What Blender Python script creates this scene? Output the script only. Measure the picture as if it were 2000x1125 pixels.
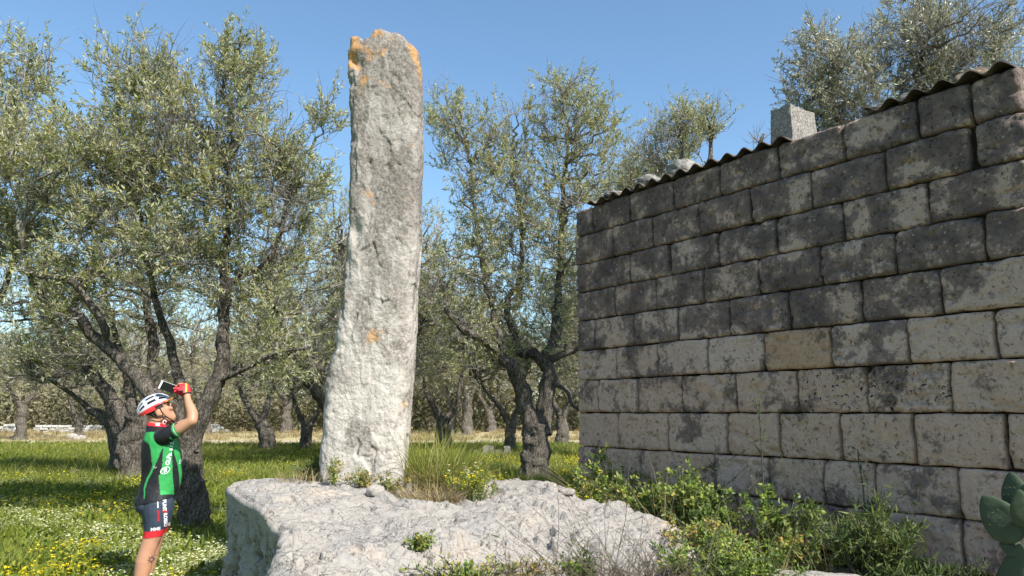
import bpy, bmesh, math, random
import numpy as np
from mathutils import Vector, Matrix
from mathutils.bvhtree import BVHTree

for o in list(bpy.data.objects):
    bpy.data.objects.remove(o, do_unlink=True)
SC = bpy.context.scene
COL = SC.collection

# ------------------------------------------------------------------ camera, sky, sun, exposure
F_PX, CX, CY, HOR = 1483.0, 1000.0, 562.5, 805.0      # focal length and horizon of the 2000 px wide view
CAM = np.array([0.0, 0.0, 1.55])
TILT = math.atan((HOR - CY) / F_PX)
cam_d = bpy.data.cameras.new('camera')
cam_d.sensor_width = 36.0
cam_d.lens = 36.0 * F_PX / 2000.0
cam_d.clip_end = 2000.0
cam_d.clip_start = 0.05
cam = bpy.data.objects.new('camera', cam_d)
COL.objects.link(cam)
cam.location = CAM
cam.rotation_euler = (math.pi / 2 + TILT, 0, 0)
SC.camera = cam

SUN_AZ, SUN_EL = math.radians(137.2), math.radians(45.0)   # azimuth clockwise from +Y
SUN = np.array([math.sin(SUN_AZ) * math.cos(SUN_EL), math.cos(SUN_AZ) * math.cos(SUN_EL), math.sin(SUN_EL)])
world = bpy.data.worlds.new('World')
SC.world = world
world.use_nodes = True
wn = world.node_tree
bg = wn.nodes['Background']
sky = wn.nodes.new('ShaderNodeTexSky')
sky.sky_type = 'NISHITA'
sky.sun_disc = False
sky.sun_elevation = SUN_EL
sky.sun_rotation = SUN_AZ
sky.altitude = 60
sky.air_density = 1.0
sky.dust_density = 0.7
sky.ozone_density = 1.1
tone = wn.nodes.new('ShaderNodeMix')
tone.data_type = 'RGBA'
tone.blend_type = 'MULTIPLY'
tone.inputs[0].default_value = 1.0
tone.inputs[7].default_value = (.86, 1.02, 1.06, 1)
wn.links.new(sky.outputs[0], tone.inputs[6])
wn.links.new(tone.outputs[2], bg.inputs[0])
bg.inputs[1].default_value = 0.108
sl = bpy.data.lights.new('sun', 'SUN')
sl.energy = 4.6
sl.angle = math.radians(0.53)
sl.color = (1.0, 0.965, 0.91)
so = bpy.data.objects.new('sun', sl)
COL.objects.link(so)
so.rotation_euler = Vector(SUN).to_track_quat('Z', 'Y').to_euler()
so.location = (12, -14, 20)
SC.view_settings.view_transform = 'Standard'
SC.view_settings.look = 'None'
SC.view_settings.gamma = 1.0
SC.view_settings.use_curve_mapping = False
SC.view_settings.exposure = 0.95
SC.cycles.use_denoising = True
SC.cycles.max_bounces = 6
SC.cycles.diffuse_bounces = 3
SC.cycles.transmission_bounces = 3
SC.cycles.glossy_bounces = 2
SC.cycles.caustics_reflective = False
SC.cycles.caustics_refractive = False

# ------------------------------------------------------------------ helpers
RNG = np.random.default_rng(11)

def ray(u, v):
    x, y = (u - CX) / F_PX, (CY - v) / F_PX
    c, s = math.cos(TILT), math.sin(TILT)
    return np.array([x, c - y * s, s + y * c])

def P(u, v, y):
    """world point on the sight line of photo position (u, v) at distance y"""
    d = ray(u, v)
    return CAM + d * (y / d[1])

_perm = np.random.default_rng(5).permutation(256)
_perm = np.concatenate([_perm, _perm, _perm])
_g = np.random.default_rng(6).normal(size=(256, 3))
_g /= np.linalg.norm(_g, axis=1)[:, None]

def noise(p):
    p = np.asarray(p, float)
    i = np.floor(p).astype(np.int64)
    f = p - i
    w = f * f * f * (f * (f * 6 - 15) + 10)
    i &= 255
    out = 0
    for dx in (0, 1):
        wx = w[:, 0] if dx else 1 - w[:, 0]
        for dy in (0, 1):
            wy = w[:, 1] if dy else 1 - w[:, 1]
            for dz in (0, 1):
                wz = w[:, 2] if dz else 1 - w[:, 2]
                h = _perm[_perm[_perm[(i[:, 0] + dx) & 255] + ((i[:, 1] + dy) & 255)] + ((i[:, 2] + dz) & 255)]
                g = _g[h]
                out = out + wx * wy * wz * (g[:, 0] * (f[:, 0] - dx) + g[:, 1] * (f[:, 1] - dy) + g[:, 2] * (f[:, 2] - dz))
    return out * 1.6

def fbm(p, octaves=4, gain=0.5, lac=2.03):
    p = np.asarray(p, float)
    a, s, t = 1.0, 0.0, 0.0
    for k in range(octaves):
        s = s + a * noise(p + 17.3 * k)
        t += a
        a *= gain
        p = p * lac
    return s / t

def ridged(p, octaves=4):
    p = np.asarray(p, float)
    a, s, t = 1.0, 0.0, 0.0
    for k in range(octaves):
        s = s + a * (1 - 2 * np.abs(noise(p + 9.1 * k)))
        t += a
        a *= 0.55
        p = p * 2.1
    return s / t

def sstep(a, b, x):
    t = np.clip((np.asarray(x, float) - a) / (b - a), 0, 1)
    return t * t * (3 - 2 * t)

def norm(a):
    return a / np.maximum(np.linalg.norm(a, axis=-1, keepdims=True), 1e-9)

def make_mesh(name, V, quads=None, tris=None, smooth=True, attrs=None):
    me = bpy.data.meshes.new(name)
    V = np.asarray(V, np.float32).reshape(-1, 3)
    parts, starts, tot = [], [], 0
    for F, k in ((quads, 4), (tris, 3)):
        if F is not None and len(F):
            F = np.asarray(F, np.int32).reshape(-1, k)
            parts.append(F.ravel())
            starts.append(tot + np.arange(len(F), dtype=np.int32) * k)
            tot += F.size
    loops = np.concatenate(parts)
    starts = np.concatenate(starts)
    me.vertices.add(len(V))
    me.vertices.foreach_set('co', V.ravel())
    me.loops.add(len(loops))
    me.loops.foreach_set('vertex_index', loops)
    me.polygons.add(len(starts))
    me.polygons.foreach_set('loop_start', starts)
    me.polygons.foreach_set('use_smooth', np.full(len(starts), smooth))
    me.update(calc_edges=True)
    if attrs:
        for k, a in attrs.items():
            a = np.asarray(a, np.float32)
            if a.ndim == 1:
                at = me.attributes.new(k, 'FLOAT', 'POINT')
                at.data.foreach_set('value', a)
            else:
                at = me.attributes.new(k, 'FLOAT_COLOR', 'POINT')
                if a.shape[1] == 3:
                    a = np.concatenate([a, np.ones((len(a), 1), np.float32)], 1)
                at.data.foreach_set('color', a.ravel())
    return me

def link(name, data, mat=None, parent=None, loc=None):
    o = bpy.data.objects.new(name, data)
    COL.objects.link(o)
    if mat is not None and data is not None and not data.materials:
        data.materials.append(mat)
    if parent is not None:
        o.parent = parent
    if loc is not None:
        o.location = loc
    return o

def tag(o, label, cat=None, group=None, kind=None):
    o['label'] = label
    if cat:
        o['category'] = cat
    if group:
        o['group'] = group
    o['kind'] = kind or 'thing'
    return o

def empty(name, loc, label, cat, group=None, rz=0.0):
    o = link(name, None, loc=tuple(loc))
    o.empty_display_size = 0.2
    o.rotation_euler = (0, 0, rz)
    return tag(o, label, cat, group)

class Geo:
    """collects quads and triangles"""
    def __init__(s):
        s.v, s.q, s.t, s.a, s.n = [], [], [], [], 0
    def add(s, V, quads=None, tris=None, tint=None):
        V = np.asarray(V, float).reshape(-1, 3)
        if quads is not None and len(quads):
            s.q.append(np.asarray(quads).reshape(-1, 4) + s.n)
        if tris is not None and len(tris):
            s.t.append(np.asarray(tris).reshape(-1, 3) + s.n)
        s.a.append(np.zeros(len(V)) if tint is None else np.broadcast_to(np.asarray(tint, float), (len(V),)))
        s.v.append(V)
        s.n += len(V)
        return s
    def mesh(s, name, smooth=True):
        return make_mesh(name, np.concatenate(s.v), np.concatenate(s.q) if s.q else None,
                         np.concatenate(s.t) if s.t else None, smooth, {'tint': np.concatenate(s.a)})

def tubes(geo, Pth, R, n=5, rng=RNG, tint=None, cap=True):
    """Pth (B,K,3), R (B,K): one tube for each path"""
    Pth = np.asarray(Pth, float)
    B, K, _ = Pth.shape
    T = norm(np.gradient(Pth, axis=1))
    tot = norm(Pth[:, -1] - Pth[:, 0])
    ref = norm(np.cross(tot, rng.normal(size=(B, 3))))[:, None, :]
    U = norm(ref - (ref * T).sum(-1, keepdims=True) * T)
    W = np.cross(T, U)
    a = np.arange(n) * 2 * math.pi / n
    V = Pth[:, :, None, :] + R[:, :, None, None] * (np.cos(a)[None, None, :, None] * U[:, :, None, :] + np.sin(a)[None, None, :, None] * W[:, :, None, :])
    idx = np.arange(B * K * n).reshape(B, K, n)
    nx = np.roll(idx, -1, axis=2)
    q = np.stack([idx[:, :-1], nx[:, :-1], nx[:, 1:], idx[:, 1:]], -1).reshape(-1, 4)
    tt = None if tint is None else np.repeat(np.asarray(tint), K * n)
    tri = None
    if cap and n >= 4:
        e = idx[:, -1]
        tri = np.concatenate([np.stack([e[:, 0], e[:, k], e[:, k + 1]], -1) for k in range(1, n - 1)])
    geo.add(V, q, tri, tt)

def spline(pts, k):
    """Catmull-Rom resampling to k points"""
    p = np.asarray(pts, float)
    p = np.vstack([2 * p[0] - p[1], p, 2 * p[-1] - p[-2]])
    m = len(p) - 3
    t = np.linspace(0, m - 1e-6, k)
    i = t.astype(int)
    f = (t - i)[:, None]
    a, b, c, d = p[i], p[i + 1], p[i + 2], p[i + 3]
    return 0.5 * (2 * b + (c - a) * f + (2 * a - 5 * b + 4 * c - d) * f ** 2 + (3 * b - a - 3 * c + d) * f ** 3)

def leaves(geo, B0, D, L, W, tint, rng=RNG, fold=0.12, nrm=None):
    """diamond-shaped leaves folded along the midrib"""
    n = len(B0)
    D = norm(D)
    C = norm(np.cross(D, rng.normal(size=(n, 3)) if nrm is None else nrm))
    N = np.cross(D, C)
    L = np.broadcast_to(np.asarray(L, float), (n,))[:, None]
    W = np.broadcast_to(np.asarray(W, float), (n,))[:, None]
    m = B0 + D * L * 0.48
    V = np.stack([B0, m + C * W * 0.5 + N * W * fold, B0 + D * L - N * W * fold, m - C * W * 0.5 + N * W * fold], 1)
    geo.add(V, np.arange(4 * n).reshape(n, 4), None, np.repeat(tint, 4))

def round_leaves(geo, B0, D, L, W, tint, rng=RNG, nrm=None):
    """broad leaves of two quads each"""
    n = len(B0)
    D = norm(D)
    C = norm(np.cross(D, rng.normal(size=(n, 3)) if nrm is None else nrm))
    N = np.cross(D, C)
    L = np.broadcast_to(np.asarray(L, float), (n,))[:, None]
    W = np.broadcast_to(np.asarray(W, float), (n,))[:, None]
    b, t = B0, B0 + D * L
    l1, l2 = B0 + D * L * .28 + C * W * .5 + N * W * .18, B0 + D * L * .72 + C * W * .38 + N * W * .12
    r1, r2 = B0 + D * L * .28 - C * W * .5 + N * W * .18, B0 + D * L * .72 - C * W * .38 + N * W * .12
    V = np.stack([b, l1, l2, t, r2, r1], 1)
    k = np.arange(n)[:, None] * 6
    q = np.concatenate([k + np.array([[0, 1, 2, 3]]), k + np.array([[0, 3, 4, 5]])])
    geo.add(V, q, None, np.repeat(tint, 6))

def blades(geo, B0, D, L, W, bend, tint, rng=RNG, seg=3):
    """curved grass blades"""
    n = len(B0)
    D = norm(D)
    side = norm(np.cross(D, np.array([0, 0, 1.0]) + rng.normal(0, .35, (n, 3))))
    hz = D * [1, 1, 0] + rng.normal(0, .25, (n, 3)) * [1, 1, 0]
    hz = norm(hz)
    L = np.broadcast_to(np.asarray(L, float), (n,))
    W = np.broadcast_to(np.asarray(W, float), (n,))
    bend = np.broadcast_to(np.asarray(bend, float), (n,))
    rows = []
    for j in range(seg + 1):
        t = j / seg
        c = B0 + D * (L * t)[:, None] + hz * (bend * L * t * t)[:, None] - np.array([0, 0, 1.0]) * (bend * L * .45 * t ** 3)[:, None]
        w = (W * (1 - t) ** .7 * .5 + W * .03)[:, None]
        rows += [c + side * w, c - side * w]
    V = np.stack(rows, 1)
    k = np.arange(n)[:, None] * (2 * seg + 2)
    q = np.concatenate([k + np.array([[2 * j, 2 * j + 1, 2 * j + 3, 2 * j + 2]]) for j in range(seg)])
    geo.add(V, q, None, np.repeat(tint, 2 * seg + 2))

# ------------------------------------------------------------------ materials
class NT:
    def __init__(s, name):
        s.m = bpy.data.materials.new(name)
        s.m.use_nodes = True
        s.t = s.m.node_tree
        s.t.nodes.clear()
        s.out = s.t.nodes.new('ShaderNodeOutputMaterial')
    def n(s, typ, **kw):
        nd = s.t.nodes.new(typ)
        for k, v in kw.items():
            if k.startswith('i_'):
                key = k[2:]
                nd.inputs[int(key) if key.isdigit() else key.replace('_', ' ')].default_value = v
            else:
                setattr(nd, k, v)
        return nd
    def l(s, a, b):
        s.t.links.new(a, b)
    def coords(s, kind='Object', scale=(1, 1, 1)):
        tc = s.n('ShaderNodeTexCoord')
        mp = s.n('ShaderNodeMapping')
        mp.inputs['Scale'].default_value = scale
        s.l(tc.outputs[kind], mp.inputs[0])
        return mp.outputs[0]
    def pos(s, scale=(1, 1, 1)):
        g = s.n('ShaderNodeNewGeometry')
        mp = s.n('ShaderNodeMapping')
        mp.inputs['Scale'].default_value = scale
        s.l(g.outputs['Position'], mp.inputs[0])
        return mp.outputs[0]
    def noise(s, vec, scale, detail=5, rough=.55, dist=0.0):
        nd = s.n('ShaderNodeTexNoise', i_Scale=scale, i_Detail=detail, i_Roughness=rough, i_Distortion=dist)
        s.l(vec, nd.inputs['Vector'])
        return nd.outputs['Fac']
    def vor(s, vec, scale, feature='F1', out='Distance', rnd=1.0):
        nd = s.n('ShaderNodeTexVoronoi', feature=feature, i_Scale=scale, i_Randomness=rnd)
        s.l(vec, nd.inputs['Vector'])
        return nd.outputs[out]
    def ramp(s, fac, stops, interp='LINEAR'):
        nd = s.n('ShaderNodeValToRGB')
        cr = nd.color_ramp
        cr.interpolation = interp
        while len(cr.elements) < len(stops):
            cr.elements.new(0.5)
        for e, (p, c) in zip(cr.elements, stops):
            e.position = p
            c = (c, c, c) if isinstance(c, (int, float)) else c
            e.color = (*c, 1)
        s.l(fac, nd.inputs[0])
        return nd.outputs[0]
    def mix(s, fac, a, b, mode='MIX'):
        nd = s.n('ShaderNodeMix', data_type='RGBA', blend_type=mode)
        for sock, val in ((nd.inputs[0], fac), (nd.inputs[6], a), (nd.inputs[7], b)):
            if isinstance(val, (int, float)):
                sock.default_value = val
            elif isinstance(val, tuple):
                sock.default_value = (*val, 1) if len(val) == 3 else val
            else:
                s.l(val, sock)
        return nd.outputs[2]
    def math(s, op, a, b=0.0, clamp=False):
        nd = s.n('ShaderNodeMath', operation=op, use_clamp=clamp)
        for sock, val in ((nd.inputs[0], a), (nd.inputs[1], b)):
            if isinstance(val, (int, float)):
                sock.default_value = val
            else:
                s.l(val, sock)
        return nd.outputs[0]
    def attr(s, name, out='Fac'):
        return s.n('ShaderNodeAttribute', attribute_name=name).outputs[out]
    def bump(s, h, strength=.5, dist=.02, prev=None):
        nd = s.n('ShaderNodeBump', i_Strength=strength, i_Distance=dist)
        s.l(h, nd.inputs['Height'])
        if prev is not None:
            s.l(prev, nd.inputs['Normal'])
        return nd.outputs[0]
    def bsdf(s, col, rough=.85, normal=None, spec=.25, **kw):
        b = s.n('ShaderNodeBsdfPrincipled')
        for sock, val in ((b.inputs['Base Color'], col), (b.inputs['Roughness'], rough)):
            if isinstance(val, (int, float)):
                sock.default_value = val
            elif isinstance(val, tuple):
                sock.default_value = (*val, 1)
            else:
                s.l(val, sock)
        b.inputs['Specular IOR Level'].default_value = spec
        for k, v in kw.items():
            b.inputs[k.replace('_', ' ')].default_value = v
        if normal is not None:
            s.l(normal, b.inputs['Normal'])
        s.l(b.outputs[0], s.out.inputs[0])
        return s.m

def plain(name, col, rough=.7, spec=.3, var=.12, scale=30):
    m = NT(name)
    v = m.coords()
    f = m.noise(v, scale, 4)
    c = m.mix(f, tuple(x * (1 - var) for x in col), tuple(min(1, x * (1 + var)) for x in col))
    return m.bsdf(c, rough, m.bump(f, .15, .004), spec)

def leaf_mat(name, stops, under=None, trans=.35, rough=.5, spec=.35):
    """leaf colour picked by the 'tint' value of each leaf; the back of the leaf may be paler"""
    m = NT(name)
    c = m.ramp(m.attr('tint'), stops)
    if under is not None:
        g = m.n('ShaderNodeNewGeometry')
        c = m.mix(g.outputs['Backfacing'], c, m.mix(.7, c, under))
    b = m.n('ShaderNodeBsdfPrincipled')
    m.l(c, b.inputs['Base Color'])
    b.inputs['Roughness'].default_value = rough
    b.inputs['Specular IOR Level'].default_value = spec
    t = m.n('ShaderNodeBsdfTranslucent')
    m.l(m.mix(.5, c, m.mix(1.0, c, (1.0, .95, .45), 'MULTIPLY')), t.inputs[0])
    x = m.n('ShaderNodeMixShader')
    x.inputs[0].default_value = trans
    m.l(b.outputs[0], x.inputs[1])
    m.l(t.outputs[0], x.inputs[2])
    m.l(x.outputs[0], m.out.inputs[0])
    return m.m

def limestone(name, kind):
    """pale weathered limestone with grey lichen, dark pits and some orange lichen"""
    m = NT(name)
    v = m.pos()
    big = m.noise(v, 1.7, 5, .6)
    mid = m.noise(v, 6.5, 6, .65, .4)
    fine = m.noise(v, 38, 6, .7)
    base = m.mix(mid, (.38, .335, .285), (.55, .505, .445))
    g = m.n('ShaderNodeNewGeometry')
    sep = m.n('ShaderNodeSeparateXYZ')
    m.l(g.outputs['Position'], sep.inputs[0])
    speck = m.math('MULTIPLY', m.ramp(m.noise(v, 62, 4, .75, .8), [(.50, 0), (.60, 1)]), m.ramp(m.noise(v, 9, 4, .6), [(.36, 0), (.62, 1)]))
    if kind == 'menhir':
        up = m.n('ShaderNodeMapRange')
        up.inputs['From Min'].default_value = 1.3
        up.inputs['From Max'].default_value = 3.6
        m.l(sep.outputs[2], up.inputs[0])
        hz = up.outputs[0]
        lich = m.math('ADD', m.math('MULTIPLY', hz, .30), m.math('ADD', m.math('MULTIPLY', big, .55), m.math('MULTIPLY', mid, .45)))
        lich = m.ramp(lich, [(.54, 0), (.84, 1)])
        c = m.mix(m.math('MULTIPLY', lich, .80), base, m.mix(fine, (.155, .135, .12), (.40, .365, .325)))
        dark = m.math('ADD', m.math('MULTIPLY', hz, .12), m.math('MULTIPLY', m.noise(m.pos((1.6, 1.6, .7)), 2.6, 6, .66, .7), 1.0))
        dark = m.ramp(dark, [(.49, 0), (.62, 1)])
        c = m.mix(m.math('MULTIPLY', dark, m.math('MULTIPLY', m.ramp(fine, [(.36, .15), (.58, 1)]), .82)), c, (.11, .088, .072))
        oz = m.n('ShaderNodeMapRange')
        oz.inputs['From Min'].default_value = 2.0
        oz.inputs['From Max'].default_value = 4.8
        m.l(sep.outputs[2], oz.inputs[0])
        orange = m.math('ADD', m.noise(v, 3.4, 5, .62, .3), m.math('MULTIPLY', m.math('POWER', oz.outputs[0], 7.0, True), .17))
        orange = m.ramp(orange, [(.64, 0), (.72, 1)])
        c = m.mix(m.math('MULTIPLY', orange, .75), c, (.50, .25, .075))
        c = m.mix(m.math('MULTIPLY', speck, .5), c, (.13, .11, .10))
    else:
        base = m.mix(1.0, base, (.70, .70, .70), 'MULTIPLY')
        lich = m.ramp(m.math('ADD', m.math('MULTIPLY', big, .6), m.math('MULTIPLY', mid, .4)), [(.40, 0), (.60, 1)])
        c = m.mix(m.math('MULTIPLY', lich, .75), base, m.mix(fine, (.13, .12, .11), (.40, .375, .345)))
        c = m.mix(m.math('MULTIPLY', speck, .85), c, (.085, .075, .07))
        tan = m.ramp(m.noise(v, 2.3, 4, .6), [(.56, 0), (.70, 1)])
        c = m.mix(m.math('MULTIPLY', tan, .35), c, (.47, .36, .26))
    dv = m.n('ShaderNodeVectorMath', operation='ADD')
    nz_ = m.n('ShaderNodeTexNoise', i_Scale=5.0, i_Detail=4.0)
    m.l(v, nz_.inputs['Vector'])
    sc_n = m.n('ShaderNodeVectorMath', operation='SCALE')
    sc_n.inputs['Scale'].default_value = .22
    m.l(nz_.outputs['Color'], sc_n.inputs[0])
    m.l(v, dv.inputs[0])
    m.l(sc_n.outputs[0], dv.inputs[1])
    ck = m.math('MULTIPLY', m.ramp(m.vor(dv.outputs[0], 5.5, 'DISTANCE_TO_EDGE'), [(.0, 1), (.035, 0)]), m.ramp(m.noise(v, 3.3, 3), [(.52, 0), (.60, 1)]))
    ck2 = m.math('MULTIPLY', m.ramp(m.vor(dv.outputs[0], 21, 'DISTANCE_TO_EDGE'), [(.0, 1), (.06, 0)]), m.ramp(m.noise(v, 6.1, 4), [(.54, 0), (.62, 1)]))
    ck = m.math('MAXIMUM', ck, m.math('MULTIPLY', ck2, .8))
    c = m.mix(m.math('MULTIPLY', ck, .12 if kind == 'menhir' else .60), c, (.07, .06, .052))
    h = m.math('SUBTRACT', m.math('ADD', m.math('MULTIPLY', fine, .6), m.math('MULTIPLY', mid, .8)), m.math('MULTIPLY', ck, .15 if kind == 'menhir' else .6))
    nrm = m.bump(h, .65, .025)
    cr = m.vor(m.pos((1, 1, 1)), 48, 'F1')
    nrm = m.bump(cr, .25, .008, nrm)
    return m.bsdf(c, .92, nrm, .12)

M = {}
M['menhir'] = limestone('menhir_limestone', 'menhir')
M['rock'] = limestone('bedrock_limestone', 'rock')

def block_material():
    m = NT('tufa_block')
    v = m.pos()
    oi = m.n('ShaderNodeObjectInfo')
    sp = m.n('ShaderNodeSeparateColor')
    m.l(oi.outputs['Color'], sp.inputs[0])
    stain, warm, pits = sp.outputs[0], sp.outputs[1], sp.outputs[2]
    rnd = oi.outputs['Random']
    off = m.n('ShaderNodeVectorMath', operation='ADD')
    m.l(v, off.inputs[0])
    cmb = m.n('ShaderNodeCombineXYZ')
    m.l(m.math('MULTIPLY', rnd, 23.0), cmb.inputs[0])
    m.l(m.math('MULTIPLY', rnd, 9.0), cmb.inputs[2])
    m.l(cmb.outputs[0], off.inputs[1])
    w = off.outputs[0]
    mid = m.noise(w, 7, 6, .65, .15)
    fine = m.noise(v, 45, 6, .72)
    big = m.noise(v, 2.2, 4, .6)
    base = m.mix(m.ramp(stain, [(.05, 0), (.85, 1)]), m.mix(mid, (.56, .40, .325), (.76, .585, .48)), m.mix(mid, (.42, .29, .24), (.60, .445, .375)))
    base = m.mix(warm, base, m.mix(mid, (.42, .255, .16), (.57, .375, .25)))
    base = m.mix(m.math('MULTIPLY', m.ramp(fine, [(.35, 0), (.65, 1)]), .40), base, m.mix(.5, base, (.10, .083, .066)))
    # dark crust of lichen in patches
    mid2 = m.noise(v, 4.2, 3, .5, .2)
    mid3 = m.noise(v, 15, 8, .72, .1)
    d = m.math('ADD', m.math('MULTIPLY', mid2, .52), m.math('ADD', m.math('MULTIPLY', mid3, .38), m.math('MULTIPLY', fine, .14)))
    d = m.math('ADD', d, m.math('MULTIPLY', m.math('SUBTRACT', stain, .55), .17))
    dm = m.ramp(d, [(.495, 0), (.54, .70), (.64, 1)])
    crust = m.mix(m.noise(v, 60, 4, .7), (.026, .020, .021), (.150, .116, .110))
    c = m.mix(m.math('MULTIPLY', dm, .90), base, crust)
    # round pale lichen spots
    vd = m.vor(w, 9.5, 'F1')
    spot = m.math('MULTIPLY', m.ramp(m.math('ADD', vd, m.math('MULTIPLY', fine, .12)), [(.20, 1), (.25, 0)]), m.ramp(m.noise(w, 3.1, 3), [(.45, 0), (.53, 1)]))
    c = m.mix(m.math('MULTIPLY', spot, .62), c, (.42, .325, .25))
    vs = m.vor(w, 24, 'F1')
    sp2 = m.math('MULTIPLY', m.ramp(vs, [(.17, 1), (.24, 0)]), m.ramp(m.noise(w, 5, 3), [(.52, 0), (.57, 1)]))
    c = m.mix(m.math('MULTIPLY', sp2, .65), c, (.44, .385, .33))
    # small dark holes
    hole = m.ramp(m.noise(v, 34, 3, .6, .6), [(.33, 1), (.39, 0)])
    hole = m.math('MULTIPLY', hole, m.math('ADD', m.math('MULTIPLY', pits, .9), .25))
    c = m.mix(hole, c, (.03, .026, .022))
    h = m.math('SUBTRACT', m.math('ADD', m.math('MULTIPLY', mid, .7), m.math('MULTIPLY', fine, .6)), m.math('MULTIPLY', hole, .9))
    return m.bsdf(c, .93, m.bump(h, 1.0, .03), .1)
M['block'] = block_material()

def bark_material(name, dark, pale, streak=(9, 9, 2.2)):
    m = NT(name)
    v = m.coords('Object', streak)
    f = m.noise(v, 2.2, 8, .78, 1.6)
    g = m.noise(m.coords('Object', (1.6, 1.6, .8)), 30, 6, .75, .6)
    p = m.noise(m.coords('Object'), 2.0, 4, .6)
    c = m.mix(m.ramp(f, [(.40, 0), (.60, 1)]), dark, pale)
    c = m.mix(m.ramp(g, [(.42, .75), (.58, 0)]), c, tuple(x * .6 for x in dark))
    c = m.mix(m.math('MULTIPLY', m.ramp(p, [(.5, 0), (.68, .6)]), m.ramp(g, [(.45, 0), (.6, 1)])), c, tuple(min(1, x * 1.5) for x in pale))
    h = m.math('ADD', f, m.math('MULTIPLY', g, .7))
    return m.bsdf(c, .93, m.bump(h, 1.0, .05), .1)
M['bark'] = bark_material('olive_bark', (.045, .036, .028), (.31, .27, .22))
M['twig'] = bark_material('olive_twig', (.22, .19, .155), (.50, .46, .40), (3, 3, 3))
M['dry'] = bark_material('dry_stem', (.20, .155, .105), (.42, .35, .26), (3, 3, 3))
M['stem'] = plain('green_stem', (.13, .17, .055), .7)
M['dark_stem'] = plain('dark_stem', (.055, .060, .035), .7)
OL = [(0, (.11, .15, .022)), (.25, (.23, .255, .055)), (.5, (.36, .345, .125)), (.78, (.47, .44, .25)), (.93, (.50, .48, .07)), (1, (.65, .42, .04))]
M['olive'] = leaf_mat('olive_leaf', OL, (.54, .53, .38), .45, .45, .4)
M['olive_far'] = leaf_mat('olive_leaf_grey', [(0, (.19, .19, .055)), (.5, (.35, .325, .135)), (1, (.47, .425, .22))], (.34, .33, .27), .3, .5, .35)
M['olive_silver'] = leaf_mat('olive_leaf_silver', [(0, (.19, .19, .10)), (.5, (.35, .335, .225)), (.9, (.46, .435, .33)), (1, (.28, .30, .05))], (.42, .41, .35), .3, .42, .45)
M['bramble'] = leaf_mat('bramble_leaf', [(0, (.055, .10, .018)), (.5, (.16, .225, .035)), (.85, (.34, .36, .065)), (1, (.42, .28, .07))], (.22, .27, .12), .35, .5, .3)
M['darkleaf'] = leaf_mat('dark_weed_leaf', [(0, (.035, .06, .018)), (.6, (.08, .115, .035)), (1, (.17, .19, .05))], None, .3, .55, .25)
M['grass'] = leaf_mat('grass_blade', [(0, (.075, .115, .018)), (.5, (.18, .21, .032)), (.85, (.33, .33, .075)), (1, (.48, .41, .19))], None, .35, .55, .25)
M['drygrass'] = leaf_mat('dry_grass', [(0, (.16, .12, .06)), (.4, (.34, .26, .13)), (.75, (.46, .38, .22)), (1, (.22, .25, .06))], None, .3, .6, .2)
M['meadow'] = leaf_mat('meadow_leaf', [(0, (.075, .115, .016)), (.5, (.20, .235, .034)), (1, (.38, .385, .075))], None, .35, .55, .2)
M['white_petal'] = leaf_mat('cream_petal', [(0, (.58, .58, .30)), (1, (.76, .76, .52))], None, .3, .6, .2)
M['yellow_petal'] = leaf_mat('yellow_petal', [(0, (.78, .58, .01)), (1, (.90, .75, .04))], None, .3, .6, .2)
# ------------------------------------------------------------------ ground
def ground_h(x, y):
    x = np.asarray(x, float)
    y = np.asarray(y, float)
    r = 0.50 * sstep(-1.0, 0.5, x) * sstep(2.0, 3.6, y) * (1 - sstep(8.6, 11.5, y)) * (1 - sstep(9, 14, x))
    p = np.stack([x, y, 0 * x], -1).reshape(-1, 3)
    n = fbm(p * .35, 3).reshape(x.shape) * .07 + fbm(p * 1.7 + 40, 3).reshape(x.shape) * .035
    far = sstep(20, 60, y) * .0
    return r + n * (1 - .4 * sstep(0, 3, -y)) + far

def graded(lo, hi, fine_lo, fine_hi, step, growth=1.13):
    mid = list(np.arange(fine_lo, fine_hi + 1e-6, step))
    a, s = [], step
    x = fine_hi
    while x < hi:
        s *= growth
        x += s
        a.append(x)
    b, s = [], step
    x = fine_lo
    while x > lo:
        s *= growth
        x -= s
        b.append(x)
    return np.array(b[::-1] + mid + a)

gx = graded(-500, 500, -9, 7, .12)
gy = graded(-120, 900, 2.0, 18, .12)
GX, GY = np.meshgrid(gx, gy)
GZ = ground_h(GX, GY)
ii = np.arange(GX.size).reshape(GX.shape)
gq = np.stack([ii[:-1, :-1], ii[:-1, 1:], ii[1:, 1:], ii[1:, :-1]], -1).reshape(-1, 4)

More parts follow.
